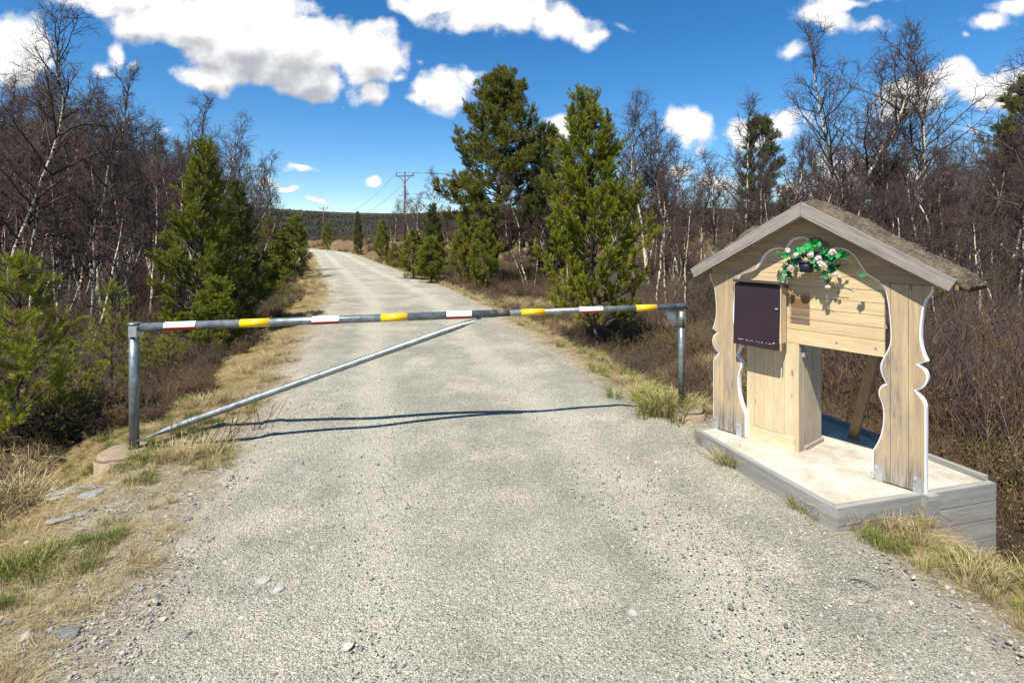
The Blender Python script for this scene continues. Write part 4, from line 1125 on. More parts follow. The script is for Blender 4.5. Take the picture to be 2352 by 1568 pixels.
for (px, Y, tp, k, rz, lab) in (
    (1868, 14.5, 40, 5, .5, 'tall crooked leaning birch right above the kiosk ridge'),
    (1942, 16.0, 42, 3, 2.0, 'straight white stemmed birch behind the kiosk ridge'),
    (2008, 17.0, 160, 2, 3.3, 'slim birch just right of the straight white stemmed birch'),
    (2062, 16.5, 122, 1, 4.0, 'forked birch with upswept limbs right of the kiosk ridge'),
    (2285, 12.0, 58, 0, 5.1, 'big spreading birch near the right picture edge'),
    (2345, 13.5, 120, 6, .8, 'multi stemmed birch on the right picture edge'),
    (2140, 20.0, 245, 2, 1.1, 'thin pale birch in the gap right of the forked birch'),
    (2190, 22.0, 300, 4, 2.9, 'short birch beside the thin pale birch on the right'),
    (2232, 13.0, 420, 7, 2.9, 'small white birch standing behind the right kiosk post'),
    (1702, 19.0, 235, 2, 3.9, 'slender birch left of the dark narrow spruce'),
    (1500, 21.0, 196, 1, 1.5, 'dense topped birch directly behind the bright roadside pine'),
    (1562, 22.0, 250, 0, 2.4, 'birch right of the bright roadside pine against a cloud'),
    (1462, 23.0, 250, 6, 4.8, 'birch behind the left half of the bright roadside pine'),
    (1610, 24.0, 345, 4, .6, 'low birch filling the gap between bright pine and kiosk roof'),
    (1262, 26.0, 325, 4, 3.1, 'brown birch between the old pine and the bright pine'),
    (1215, 22.0, 400, 6, 5.3, 'thicket birch in front of the old pine lower crown'),
    (1318, 25.0, 300, 2, 5.3, 'thin birch just left of the bright pine top'),
    (1003, 45.0, 392, 2, 1.9, 'thin bare birch left of the old pine'),
    (948, 48.0, 430, 0, 2.7, 'bare birch around the near utility pole'),
    (906, 50.0, 455, 6, 3.7, 'low spreading birch left of the near utility pole'),
    (972, 46.0, 440, 4, 4.7, 'low birch right of the near utility pole')):
    tree_at('birch_tree', BIRCH, BH, k, px, Y, tp, rz, lab, 'birch', GR)
for (px, Y, tp, k, rz, lab) in (
    (95, 10.2, 300, 2, 1.0, 'pale birch stem rising straight from the heath at far left'), (178, 10.8, 280, 6, 2.0, 'cluster of pale birch stems in the front of the left wood'),
    (262, 12.0, 300, 3, 3.0, 'straight pale birch stem left of the conical pine'), (310, 12.8, 330, 1, 4.0, 'twin pale birch stems nearest the conical pine'), (205, 9.6, 420, 7, 5.0, 'short pale birch in the front of the left wood'),
    (345, 13.5, 350, 7, .5, 'small birch touching the left side of the conical pine')):
    tree_at('birch_tree', BIRCH, BH, k, px, Y, tp, rz, lab, 'birch', GL)
for (px, Y, tp, k, rz, lab) in (
    (2255, 8.8, 430, 2, 1.0, 'white birch stem beside the right roof corner of the kiosk'), (2310, 9.8, 330, 6, 2.0, 'group of white birch stems between kiosk and right picture edge'), (2205, 10.5, 400, 7, 3.0, 'short birch just beyond the right end of the turf roof'),
    (2080, 9.2, 420, 2, .7, 'white birch stem close behind the middle of the right roof slope'), (2175, 7.6, 520, 7, 1.9, 'low crooked birch right behind the right carved post'), (2340, 7.4, 420, 7, 4.2, 'near birch stem at the right picture edge level with the eave'), (1985, 11.5, 400, 6, 3.4, 'birch cluster close behind the ridge of the turf roof'),
    (1660, 12.5, 470, 7, 4.0, 'short white birch stem at the left roof corner of the kiosk'), (1575, 13.0, 430, 2, 5.0, 'white birch stem above the right end of the boom'), (1520, 14.0, 400, 6, .5, 'pale birch cluster right of the bright pine trunk'),
    (2120, 12.0, 330, 3, 1.5, 'slim white birch above the right slope of the turf roof'), (1790, 13.0, 380, 3, 2.5, 'slim white birch above the left slope of the turf roof')):
    tree_at('birch_tree', BIRCH, BH, k, px, Y, tp, rz, lab, 'birch', GR, .85)
# the wood behind: trees nothing tells apart
g = np.random.default_rng(77)
envL = ([-700, 0, 200, 300, 350, 425, 520, 590, 620], [130, 165, 185, 260, 310, 300, 320, 420, 505])
envR = ([960, 1050, 1250, 1450, 1560, 1640, 1700, 1800, 2100, 2250, 2352, 2900], [470, 430, 350, 290, 310, 420, 330, 300, 330, 280, 240, 150])
n = 0
while n < 100:
    Y = 12.5 * (48 / 12.5) ** g.random(); px = g.uniform(-420, 592) if Y < 30 else g.uniform(0, 560)
    x = at(px, Y); d, al = road_d(x, Y)
    if d[0] > -4.2 - .02 * Y: continue
    tp = np.interp(px, *envL) + g.exponential(60) + 4; k = int(g.integers(0, 8))
    if zat(tp, Y) > 9.5 or zat(tp, Y) < 2.2: continue
    tree_at('birch_tree', BIRCH, BH, k, px, Y, tp, g.uniform(0, 6.28), 'bare slim birch lost among the crowded birch wood left of the road', 'birch', 'crowded birch wood left of the road', g.uniform(.75, 1.05)); n += 1
n = 0
while n < 125:
    Y = 13 * (55 / 13) ** g.random(); px = g.uniform(1010, 2750)
    x = at(px, Y); d, al = road_d(x, Y)
    if d[0] < 5.5 + .05 * Y: continue
    if Y < 19 and px < 1640: continue
    tp = np.interp(px, *envR) + g.exponential(70) + 10; k = int(g.integers(0, 8))
    if zat(tp, Y) > 9.5 or zat(tp, Y) < 2.0: continue
    tree_at('birch_tree', BIRCH, BH, k, px, Y, tp, g.uniform(0, 6.28), 'bare slim birch lost among the birch wood behind the kiosk and pines', 'birch', 'birch wood behind the kiosk and pines', g.uniform(.75, 1.05)); n += 1

PA = young_pine(31, 5.0, 1.9, 7.6, 600, .058, .0078, 'needles_bright', .13, .64, .33, upturn=.17)
PB = young_pine(32, 4.0, 1.2, 6.8, 560, .056, .0075, 'needles_mid', .08, .7, .28, upturn=.17)
PC = young_pine(33, 2.2, .9, 6, 560, .06, .005, 'needles_bright', .2, .7, .25, r0=.038)
PD = young_pine(34, 2.0, .55, 4.5, 380, .05, .0055, 'needles_bright', .12, .8, .24, r0=.016)
PE = young_pine(35, 3.0, 1.15, 5.6, 215, .085, .0135, 'needles_mid', .05, .7, .23)
PF = young_pine(36, 3.4, .95, 7.5, 190, .085, .0135, 'needles_dark', .05, .75, .24)
OP = old_pine(41, 9.5, 3.0, 165, bare=.2)
OD = old_pine(42, 7.0, 1.6, 70, 'needles_dark', .08)
TP = ('trunk', 'needles')
def pine(pair, H, px, Y, toppy, rz, lab, sxy=1.0, grp='young pines along the road', zadj=0.0):
    x = at(px, Y); z = tz(x, Y) + zadj; s = (zat(toppy, Y) - z) / H
    return plant('pine_tree', pair, x, Y, s, rz, lab, 'pine', grp, z, TP, sxy)
pine(PA, 5.0, 1372, 9.8, 232, .4, 'big bright green young pine right of the road behind the barrier', 1.0)
pine(PB, 4.0, 452, 9.4, 330, 1.2, 'conical sunlit pine left of the road behind the barrier', .95)
pine(PF, 3.4, 545, 11.0, 425, 2.0, 'darker pine close behind the right side of the conical sunlit pine', 1.0)
pine(PC, 2.2, 38, 4.75, 612, .5, 'dark stemmed young pine in the left foreground cut by the picture edge', 1.0)
pine(PD, 2.0, 256, 6.3, 655, 1.7, 'small spindly pine left of the barrier hinge post', 1.0)
pine(PD, 2.0, 385, 7.6, 735, 3.0, 'low pine sapling behind the left end of the boom', 1.35)
pine(PD, 2.0, 330, 7.2, 770, 4.0, 'lowest pine sapling just right of the hinge post', 1.3)
pine(PD, 2.0, 165, 5.6, 790, 5.0, 'bushy pine sapling between the foreground pine and the spindly pine', 1.5)
pine(PD, 2.0, 648, 13.2, 622, 2.5, 'yellow green pine sapling on the left verge before the bend', 1.2)
pine(PE, 3.0, 622, 23.0, 505, .3, 'left one of the paired roadside pines at the left bend', .95)
pine(PE, 3.0, 678, 23.5, 497, 2.2, 'right one of the paired roadside pines at the left bend', .95)
pine(PF, 3.4, 655, 26.0, 520, 4.2, 'dark pine behind the paired roadside pines at the left bend', .9)
pine(PE, 3.0, 640, 20.0, 590, 1.2, 'low bushy pine in front of the paired roadside pines', 1.2)
pine(PE, 3.0, 878, 39.5, 507, 1.1, 'upright roadside pine right of the bend by the grassy bank', .75)
pine(PE, 3.0, 752, 74.0, 513, 2.4, 'lone small pine below the far utility pole', .8)
pine(PF, 3.4, 823, 66.0, 488, .4, 'small dark pine on the bank between the two utility poles', .6)
pine(PE, 3.0, 950, 23.0, 530, .2, 'left one of the bushy mid green pines right of the bend', 1.45)
pine(PE, 3.0, 990, 21.0, 545, 2.8, 'right one of the bushy mid green pines right of the bend', 1.5)
pine(PF, 3.4, 992, 27.0, 472, 4.4, 'dark taller pine behind the bushy mid green pines', 1.0)
pine(PE, 3.0, 1066, 24.0, 482, .9, 'narrow pine left of the small dark pine under the old pine', .7)
pine(PE, 3.0, 1112, 21.0, 508, 1.9, 'slim green pine under the old pine', .9)
pine(PE, 3.0, 893, 37.0, 588, 4.9, 'ground hugging pine at the foot of the upright roadside pine', 1.6)
pine(OP, 9.5, 1138, 25.0, 192, .9, 'tall old pine with layered crown right of the road', 1.0, 'old pines')
pine(OD, 7.0, 1742, 24.0, 285, .9, 'dark narrow conifer among the birches left of the kiosk ridge', .8, 'old pines')
pine(OD, 7.0, 2062, 27.0, 372, 2.9, 'dim conifer behind the forked birch right of the kiosk ridge', .7, 'old pines')
pine(OP, 9.5, 2395, 20.0, 190, 2.2, 'broad pine half outside the right picture edge', .9, 'old pines')
pine(OD, 7.0, 1255, 23.0, 300, 2.2, 'brownish pine between the old pine and the bright pine', .8, 'old pines')
pine(PF, 3.4, 2262, 11.5, 640, 2.2, 'small dark pine under the birches right of the kiosk', 1.2)
pine(PE, 3.0, 2150, 9.5, 640, 1.2, 'small green pine in the brush right of the right carved post', 1.0)
pine(PE, 3.0, 2330, 10.5, 600, 2.2, 'green pine in the brush at the right picture edge', 1.1)
pine(PE, 3.0, 1640, 14.5, 640, 3.2, 'small pine behind the left kiosk post', .8)

for (px, Y, tp, k, lab) in ((905, 34, 560, 0, 'squat young pine at the road edge before the upright roadside pine'), (1020, 20, 530, 0, 'rounded young pine between the bushy pines and the old pine'),
    (1050, 18, 575, 0, 'low young pine in front of the old pine trunk'),
     (600, 19, 560, 0, 'young pine left of the paired roadside pines'), (570, 16, 590, 1, 'dark low pine between the conical pine and the paired pines'),
    (500, 8.6, 640, 0, 'low pine in front of the conical sunlit pine')):
    x_ = at(px, Y); e_ = abs(road_d(x_, Y)[0][0]) - 1.95
    if e_ > .3: pine((PE, PF)[k], (3.0, 3.4)[k], px, Y, tp, px * .7, lab, 1.3)

# ------------------------------------------------------------------ undergrowth, grass, gravel (masses)
TUFT = [tuft(51 + i, 64, .08, .22, 1.15, 'straw', .0038, .12) for i in range(4)] + [tuft(60 + i, 64, .07, .2, 1.1, 'green_grass', .0038, .08) for i in range(3)]
MATS = [tuft(70 + i, 46, .14, .34, .9, 'straw', .004, .75, .12) for i in range(4)]
FRESH = [tuft(80 + i, 90, .05, .12, .7, 'fresh_grass', .0036, 0, .08) for i in range(2)]
def lay(P, e, g, tilt=.18):
    return np.stack([g.normal(0, tilt, len(P)), g.normal(0, tilt, len(P)), g.uniform(0, 6.28, len(P))], 1)
# standing dead grass and tufts along both verges
def verge(n, seed, y0, y1, lo, hi, thr, protos, sc0, sc1, label, name, side=0, tilt=.2, green=None):
    g, x, y, d, e = field(n, y0, y1, 1.06, seed)
    # draw the points towards the road edge so that the strip is well covered
    pat = vnoise(x, y, .7, 1) + .6 * vnoise(x, y, .25, 2)
    m = (e > lo + .25 * vnoise(x, y, .4)) & (e < hi) & (pat > thr) & ~inside_plat(x, y)
    if side: m &= (np.sign(d) == side)
    m &= ~((x > 2.25) & (y > 2.75) & (y < 3.9) & (e > .5))
    if protos[0] in (MATS[0], TUFT[0]): m &= ~((d < 0) & (y > 4.4) & (y < 16) & (g.random(n) < .45))
    if protos[0] is MATS[0]: m &= ~((d < 0) & (y < 4.6) & (e < .75) & (g.random(n) < .35))
    if protos[0] is TUFT[0]: m &= ~((x > 2.2) & (y < 3.9) & (y > 2.6)) & ~((d < 0) & (y < 5.2) & (g.random(n) < np.where(e < .9, .9, .6)))
    x, y, e = x[m], y[m], e[m]
    z = terrain(x, y)
    P = np.stack([x, y, z], 1); k = len(P)
    pk = g.integers(0, len(protos), k)
    if green is not None:
        gm = vnoise(x, y, .9, 3) > green; pk = np.where(gm, g.integers(4, len(protos), k), g.integers(0, 4, k))
    return scatter(name, protos, P, lay(P, e, g, tilt), g.uniform(sc0, sc1, k) * np.where(y > 14, 1.5, 1.0) * np.where((x < 0) & (y < 5.5), .6, 1.0) * np.where((x > 1.7) & (y < 3.5), .5, 1.0), pk, label, 'grass')
verge(20000, 101, 2.0, 40, .06, 2.6, .0, TUFT, .4, 1.0, 'yellow dead grass and green tufts standing along the road verges', 'verge_grass', 0, .22, .12)
verge(21000, 102, 1.7, 30, .04, 2.8, -.16, MATS, .35, .85, 'flattened straw coloured dead grass lying on the road shoulders', 'flattened_grass', 0, .12)
verge(6000, 103, 1.8, 9, .35, 1.6, .2, FRESH, .6, 1.3, 'patches of fresh green grass on the near shoulders', 'fresh_grass', 0, .1)
# dead grass tussocks in the heath
g, x, y, d, e = field(14000, 2.6, 40, 1.1, 109)
m = (e > 1.2) & (vnoise(x, y, 1.7, 3) > .0) & ~inside_plat(x, y, .25); x, y, e = x[m], y[m], e[m]; P = np.stack([x, y, terrain(x, y)], 1); k = len(P)
scatter('heath_grass', TUFT[:4] + MATS[:2], P, lay(P, e, g, .2), g.uniform(.8, 1.7, k), g.integers(0, 6, k), 'pale dead grass tussocks showing through the heath', 'grass')
# heath: low brown shrubs with a few olive leaves
HB = [bush(201, 60, .42, 'heath_twig', .6, 0), bush(202, 60, .5, 'heath_twig', .55, 1), bush(203, 50, .45, 'grey_twig', .6, 0), bush(204, 60, .36, 'heath_twig', .7, 3), bush(205, 50, .5, 'dark_twig', .6, 1)]
g, x, y, d, e = field(12500, 2.8, 130, 1.12, 104)
m = (e > .8 + .5 * vnoise(x, y, .8, 2)) & ~inside_plat(x, y, .12) & ~((e < 1.35) & (d < 0) & (y < 5.0)) & (vnoise(x, y, 1.7, 3) < .14) & ~((y < 6) & (g.random(len(x)) < .35)) & ~((np.hypot(x + 4.3, y - 4.35) < .65) & (g.random(len(x)) < .8))
x, y, e, d = x[m], y[m], e[m], d[m]; P = np.stack([x, y, terrain(x, y)], 1); k = len(P)
scl = g.uniform(.55, 1.2, k) * (.65 + .45 * sst(.8, 2.6, e)) * (1 + .5 * sst(14, 30, y) + 1.0 * sst(35, 90, y))
scatter('heath', HB, P, lay(P, e, g, .15), scl, g.integers(0, 5, k), 'low brown heath shrubs covering the ground beyond the verges', 'shrubs')
# taller thicket of saplings and willow sticks
SB = [bush(211, 26, 1.5, 'grey_twig', .28, 0, tw=9, r=.005), bush(212, 22, 1.8, 'dark_twig', .24, 0, tw=10, r=.005), bush(213, 26, 1.3, 'heath_twig', .35, 0, tw=9, r=.0045), bush(214, 18, 1.5, 'heath_twig', .3, 2, 'bud', tw=8, r=.0045), bush(215, 14, 1.4, 'heath_twig', .22, 3, 'bud', tw=7, r=.0045), bush(216, 22, 1.2, 'heath_twig', .4, 0, tw=10, r=.0045)]
g, x, y, d, e = field(6500, 2.9, 48, 1.15, 105)
m = (e > np.where(d < 0, 1.8, 1.75) + .8 * vnoise(x, y, 1.6, 1) + .02 * y) & ~inside_plat(x, y, .35)
m &= ~((d > 0) & (y < 12) & (x < .62 * y) & (e < 5.0) & (g.random(len(x)) < .8))
x, y, e, d = x[m], y[m], e[m], d[m]; P = np.stack([x, y, terrain(x, y)], 1); k = len(P)
scl = g.uniform(.3, .85, k) * (.55 + .5 * sst(1.5, 5, e)); scl = np.where((y < 10) & (d < 0), scl * .78, scl)
scatter('thicket', SB, P, lay(P, e, g, .1), scl, np.where((d > 0) & (y < 9), g.integers(2, 6, k), g.integers(0, 6, k)), 'tangled thicket of bare saplings and willow sticks under the birches', 'saplings')
g, x, y, d, e = field(2600, 4.6, 15, 1.15, 115)
m = (d > 0) & (x > .55 * y) & (e > 2.6) & ~inside_plat(x, y, .35); x, y = x[m], y[m]; P = np.stack([x, y, terrain(x, y)], 1); k = len(P)
scatter('kiosk_brush', SB, P, lay(P, x, g, .12), g.uniform(.45, 1.05, k), g.choice([1, 2, 4, 5], k), 'tall reddish brown brush growing close behind the kiosk', 'brush')
# low evergreen shrubs
EB = [bush(221, 60, .4, 'dark_twig', .8, 9, 'leaf_olive', tw=5)]
g, x, y, d, e = field(5200, 2.6, 40, 1.1, 106)
m = (e > 1.6 + .6 * vnoise(x, y, 1.2, 3)) & (vnoise(x, y, 1.4, 2) > .1) & ~(np.hypot(x + 4.3, y - 4.35) < .65) & ~inside_plat(x, y, .2)
x, y, e = x[m], y[m], e[m]; P = np.stack([x, y, terrain(x, y)], 1); k = len(P)
scatter('evergreen_shrubs', EB, P, lay(P, e, g, .15), g.uniform(.6, 1.5, k), np.zeros(k), 'olive green dwarf shrubs scattered through the heath', 'shrubs')
# loose stones on the gravel and shoulders
RK = [rock_mesh(i, 'stone', random.uniform(.4, .75), 1) for i in range(6)] + [rock_mesh(20 + i, 'blue_stone', random.uniform(.4, .65), 1) for i in range(2)]
g, x, y, d, e = field(60000, 1.7, 13, 1.0, 107)
pr = np.clip(.6 + .4 * sst(-1.1, -.1, e) + .45 * vnoise(x, y, .6), 0, 1) * (1 - sst(.35, 1.0, e) * .85)
m = (g.random(len(x)) < pr) & (e < 1.5) & ~inside_plat(x, y)
x, y, e = x[m], y[m], e[m]; k = len(x)
z = np.where(e < -.12, np.maximum(terrain(x, y), -.02) + .024, terrain(x, y) + .004)
P = np.stack([x, y, z], 1)
sz = .007 + .013 * g.random(k) ** 3 + np.where((e > -.9) & (g.random(k) < .12), .022 * g.random(k) ** 1.5, 0) + np.where(g.random(k) < .007, .026 * g.random(k), 0)
scatter('gravel_stones', RK, P, np.stack([g.normal(0, .3, k), g.normal(0, .3, k), g.uniform(0, 6.28, k)], 1), sz, g.integers(0, 8, k), 'loose gravel stones scattered over the road and its shoulders', 'gravel')
# wood on the far hill and moor: dark specks of conifers
cone = Acc(); g2 = np.random.default_rng(5)
for k in range(3):
    a0 = k * 1.05; cone.tris(np.array([[[math.cos(a0) * .22, math.sin(a0) * .22, 0], [-math.cos(a0) * .22, -math.sin(a0) * .22, 0], [0, 0, 1.0]], [[math.cos(a0) * .16, math.sin(a0) * .16, .3], [-math.cos(a0) * .16, -math.sin(a0) * .16, .3], [0, 0, 1.15]]]))
CN = [cone.mesh('conifer', MT['needles_dark']), cone.mesh('conifer', MT['needles_old'])]
BR = birch(19, 4.0, 2, .3, .2, 12, .1, (0, 0), .5, 1, .6)[1]
g = np.random.default_rng(108); n = 22000
r = 230 * (1900 / 230) ** (g.random(n) ** .5); a = g.uniform(-.9, .9, n)
x = np.sin(a) * r; y = np.cos(a) * r; z = terrain(x, y)
kk = (vnoise(x, y, 180, 1) + .5 * vnoise(x, y, 50, 2) > -.28 + .32 * sst(1500, 2300, r)); d_, al_ = road_d(x, y); kk &= np.abs(d_) > 5
x, y, z, r = x[kk], y[kk], z[kk], r[kk]; k = len(x)
scatter('far_woods', CN, np.stack([x, y, z - .1], 1), np.stack([np.zeros(k), np.zeros(k), g.uniform(0, 6.28, k)], 1), g.uniform(2.2, 5.5, k) * (1 + .2 * sst(600, 1800, r)), (g.random(k) < .25).astype(int), 'dark far off conifer wood covering the moor and hill', 'woods')
n = 4200; r = 52 * (420 / 52) ** g.random(n); a = g.uniform(-.9, .9, n); x = np.sin(a) * r; y = np.cos(a) * r
d_, al_ = road_d(x, y); kk = (np.abs(d_) > 9 + .03 * y) & (vnoise(x, y, 30, 1) > -.25); x, y = x[kk], y[kk]; k = len(x)
scatter('far_birches', [BR], np.stack([x, y, terrain(x, y) - .1], 1), np.stack([np.zeros(k), np.zeros(k), g.uniform(0, 6.28, k)], 1), g.uniform(.5, 1.15, k), np.zeros(k), 'brown haze of far birch scrub beyond the road bend', 'scrub')

# ------------------------------------------------------------------ single tufts, stones and litter one can point to
def grass_clump(px, py, s, protos, lab, n=5, spread=.1, seed=1, z=None, xy=None):
    g = np.random.default_rng(seed); x, y = xy or ground_xy(px, py)
    o = empty('grass_clump', (x, y, tz(x, y) if z is None else z)); tag(o, lab, 'grass clump', 'grass clumps by the barrier and platform')
    V = []; F4 = []; F3 = []; mi4 = []; mi3 = []; mats = []
    for i in range(n):
        m_ = protos[int(g.integers(0, len(protos)))]
        if m_.materials[0] not in mats: mats.append(m_.materials[0])
        k = mats.index(m_.materials[0]); c = np.zeros(len(m_.vertices) * 3); m_.vertices.foreach_get('co', c); c = c.reshape(-1, 3)
        a = g.uniform(0, 6.28); q = s * g.uniform(.75, 1.2); Rm = np.array([[math.cos(a), -math.sin(a), 0], [math.sin(a), math.cos(a), 0], [0, 0, 1]])
        c = (c * q) @ Rm.T + np.array([g.normal(0, spread), g.normal(0, spread * .6), 0]); b = sum(len(v) for v in V); V.append(c)
        for p in m_.polygons:
            vv = [b + q_ for q_ in p.vertices]
            (F4 if len(vv) == 4 else F3).append(vv); (mi4 if len(vv) == 4 else mi3).append(k)
    link('blades', np_mesh('blades', np.concatenate(V), [np.array(F4), np.array(F3)], mats, mi4 + mi3), o); return o
grass_clump(1535, 980, 1.35, [TUFT[0], TUFT[5], TUFT[4], TUFT[5], TUFT[6]], 'large green and yellow grass clump at the foot of the catch post', 36, .13, 1)
grass_clump(1478, 925, 1.4, [TUFT[0], TUFT[4], TUFT[5]], 'green grass clump left of the large clump by the catch post', 9, .12, 2)
grass_clump(1620, 1030, .8, [TUFT[0], TUFT[4]], 'small pale grass tuft at the left end of the platform edge', 4, .03, 3)
grass_clump(1680, 1072, 1.0, [TUFT[1], TUFT[4]], 'yellow grass tuft against the platform edge below the locker', 6, .04, 4)
grass_clump(1838, 1175, .75, [TUFT[2], TUFT[4]], 'thin single grass tuft near the front corner of the platform', 4, .02, 5)
grass_clump(1940, 1200, .75, [TUFT[4], TUFT[5], TUFT[0]], 'green grass clump at the front corner of the platform', 11, .10, 6)
grass_clump(2060, 1200, .85, [MATS[0], MATS[1], TUFT[1], MATS[2]], 'heap of matted straw grass against the side of the platform', 16, .12, 7)
grass_clump(2105, 1235, .65, [MATS[0], MATS[3], TUFT[4], TUFT[0]], 'straw grass mixed with green at the platform corner post', 12, .09, 8)
grass_clump(2040, 1252, .7, [FRESH[0], FRESH[1]], 'short fresh green grass patch below the matted straw heap', 14, .07, 9)
grass_clump(2215, 1300, .7, [TUFT[4], TUFT[5], FRESH[0], TUFT[1]], 'green grass clump under the stacked boards of the platform', 16, .14, 10)
grass_clump(2320, 1350, .8, [TUFT[4], TUFT[6], FRESH[0], TUFT[1]], 'green grass clump at the lower right picture edge', 18, .13, 11)
grass_clump(400, 1060, 1.0, [TUFT[0], TUFT[4], MATS[1], TUFT[1]], 'yellow green grass clump below the low end of the brace', 16, .16, 12)
grass_clump(470, 1060, .8, [TUFT[4], TUFT[5], MATS[0]], 'green grass patch right of the clump below the brace', 12, .16, 13)
grass_clump(30, 1320, .9, [FRESH[0], FRESH[1], TUFT[4]], 'dark green grass patch at the left picture edge', 18, .12, 14)
def stone(px, py, w, mat, seed, lab, flat=.5, rz=0, sx=1.0, name='stone', lift=0.0):
    x, y = ground_xy(px, py); z = tz(x, y); d, al = road_d(x, y)
    if abs(d[0]) < half_w(al)[0] - .1: z = max(z, -.02) + .026
    o = link(name, rock_mesh(seed, mat, flat, 3)); o.location = (x, y, z + w * flat * .12 + lift); o.scale = (w * sx, w, w); o.rotation_euler = (0, 0, rz)
    return tag(o, lab, 'stone', 'stones on the ground')
stone(160, 1455, .085, 'blue_stone', 301, 'flat pale blue grey stone near the lower left picture corner', .4, .1, 1.5)
stone(62, 1460, .07, 'stone', 302, 'rough stone at the lower left picture edge left of the flat pale stone', .5)
stone(175, 1118, .15, 'blue_stone', 303, 'long blue grey slab lying left of the round left footing', .3, .6, 2.6)
stone(212, 1138, .13, 'blue_stone', 304, 'small grey slab right below the long blue grey slab', .4, .5, 1.5)
stone(150, 1190, .10, 'blue_stone', 305, 'narrow sunken grey slab below the long blue grey slab', .3, .7, 2.6)
stone(440, 1136, .055, 'blue_stone', 306, 'blue grey stone lying in the dirt below the left footing', .55)
stone(425, 1192, .065, 'stone', 307, 'pale flat stone in the dirt of the left shoulder', .5, .2, 1.4)
stone(690, 1072, .05, 'blue_stone', 308, 'dark angular stone near the left edge of the gravel below the boom shadow', .6)
stone(607, 1345, .065, 'stone', 309, 'pale tan stone on the left side of the gravel', .5, .3, 1.3)
stone(640, 1368, .055, 'blue_stone', 310, 'dark grey stone beside the pale tan stone on the gravel', .6)
stone(585, 1372, .055, 'blue_stone', 311, 'light bluish stone left of the dark grey stone on the gravel', .55)
stone(1456, 1418, .06, 'stone', 312, 'whitish flat stone set in the gravel right of centre', .45, 0, 1.2)
stone(1182, 1352, .045, 'blue_stone', 313, 'grey angular stone in the middle of the gravel', .5, .5, 1.5)
stone(800, 1498, .05, 'stone', 314, 'cream stone near the bottom of the gravel', .45)
stone(2033, 1240, .035, 'stone', 315, 'white pebble in the fresh green grass by the platform', .6, 0, 1, 'stone', .02)
stone(1690, 1096, .03, 'stone', 316, 'small pale stone on the gravel before the platform edge', .6)
stone(690, 600, .9, 'stone', 317, 'pale boulder glimpsed between the paired roadside pines', .6)
gx_, gy_ = ground_xy(1985, 1358); a = Acc(); tw_ = []
for t in np.linspace(0, 1, 8):
    px, py = 1953 + 72 * t, 1346 + 28 * t - 7 * math.sin(t * 3.1); X, Y = ground_xy(px, py); tw_.append((X, Y, road_z(X, Y) + .012))
a.tube(np.array(tw_), np.linspace(.004, .0018, 8), 5); tag(link('fallen_twig', a.mesh('fallen_twig', MT['dark_twig'])), 'thin curved dark twig lying on the gravel before the platform', 'twig')
WB = [bush(231, 16, 1.0, 'heath_twig', .35, 3, 'bud', tw=9, r=.0035), bush(232, 14, 1.0, 'grey_twig', .4, 2, 'bud', tw=9, r=.0035)]
for (x, y, s, k, rz, lab) in ((3.62, 3.62, .95, 0, .4, 'budding willow bush leaning over the stacked boards of the platform'), (4.0, 4.1, 1.25, 1, 1.7, 'taller budding willow bush at the right picture edge behind the platform'),
        (3.42, 3.05, .6, 0, 2.9, 'low budding willow bush at the right picture edge below the stacked boards'), (3.3, 5.0, .8, 1, 4.0, 'grey willow bush just behind the back corner of the platform')):
    o = link('willow_bush', WB[k]); o.location = (x, y, tz(x, y)); o.scale = (s, s, s); o.rotation_euler = (0, 0, rz); tag(o, lab, 'willow bush', 'willow bushes by the platform')
# thin willow shoots crossing the low end of the brace
for i, (px, py, h) in enumerate(((520, 1010, .55), (450, 1025, .5), (585, 985, .45))):
    x, y = ground_xy(px, py); a = Acc(); gg = np.random.default_rng(400 + i)
    for j in range(9):
        b = np.array([gg.normal(0, .05), gg.normal(0, .05), -.03]); S_ = wander(gg, b, (gg.normal(.35, .3), gg.normal(0, .3), 1), h * gg.uniform(.5, 1.1), 5, .12); a.tube(S_, np.linspace(.0038, .0016, 5), 3)
        for q in range(3):
            p_, d_ = pt_on(S_, gg.uniform(.35, .9)); a.tube(np.array([p_, p_ + side_dir(gg, d_, .5) * h * .22]), .0016, 3)
    o = link('willow_shoots', a.mesh('willow_shoots', MT['heath_twig'])); o.location = (x, y, tz(x, y))
    tag(o, ('reddish willow shoots crossing the middle of the low brace', 'reddish willow shoots nearest the hinge post crossing the brace', 'short willow shoots right of those crossing the brace')[i], 'shoots', 'willow shoots by the brace')

# ------------------------------------------------------------------ light, sky, camera
SUN_AZ = math.atan2(-.53, -.85); SUN_EL = R(55.5)
sd = Vector((math.sin(SUN_AZ) * math.cos(SUN_EL), math.cos(SUN_AZ) * math.cos(SUN_EL), math.sin(SUN_EL)))
L = bpy.data.lights.new('sun', 'SUN'); L.energy = 5.0; L.angle = R(.53); L.color = (1.0, .955, .87)
so = bpy.data.objects.new('sun', L); COL.objects.link(so); so.rotation_euler = sd.to_track_quat('Z', 'Y').to_euler(); so.location = (-6, -10, 20)

W = bpy.data.worlds.new('World'); sc.world = W; W.use_nodes = True
nt = W.node_tree; nt.nodes.clear(); N = NT(nt)
sky = N.n('ShaderNodeTexSky', sky_type='NISHITA'); sky.sun_disc = False; sky.sun_elevation = SUN_EL; sky.sun_rotation = SUN_AZ
sky.air_density = 1.0; sky.dust_density = .35; sky.ozone_density = 3.0; sky.altitude = 900
skyc = N.n('ShaderNodeHueSaturation', ins={'Saturation': 1.34, 'Value': 1.0, 'Color': sky.outputs[0]}).outputs[0]
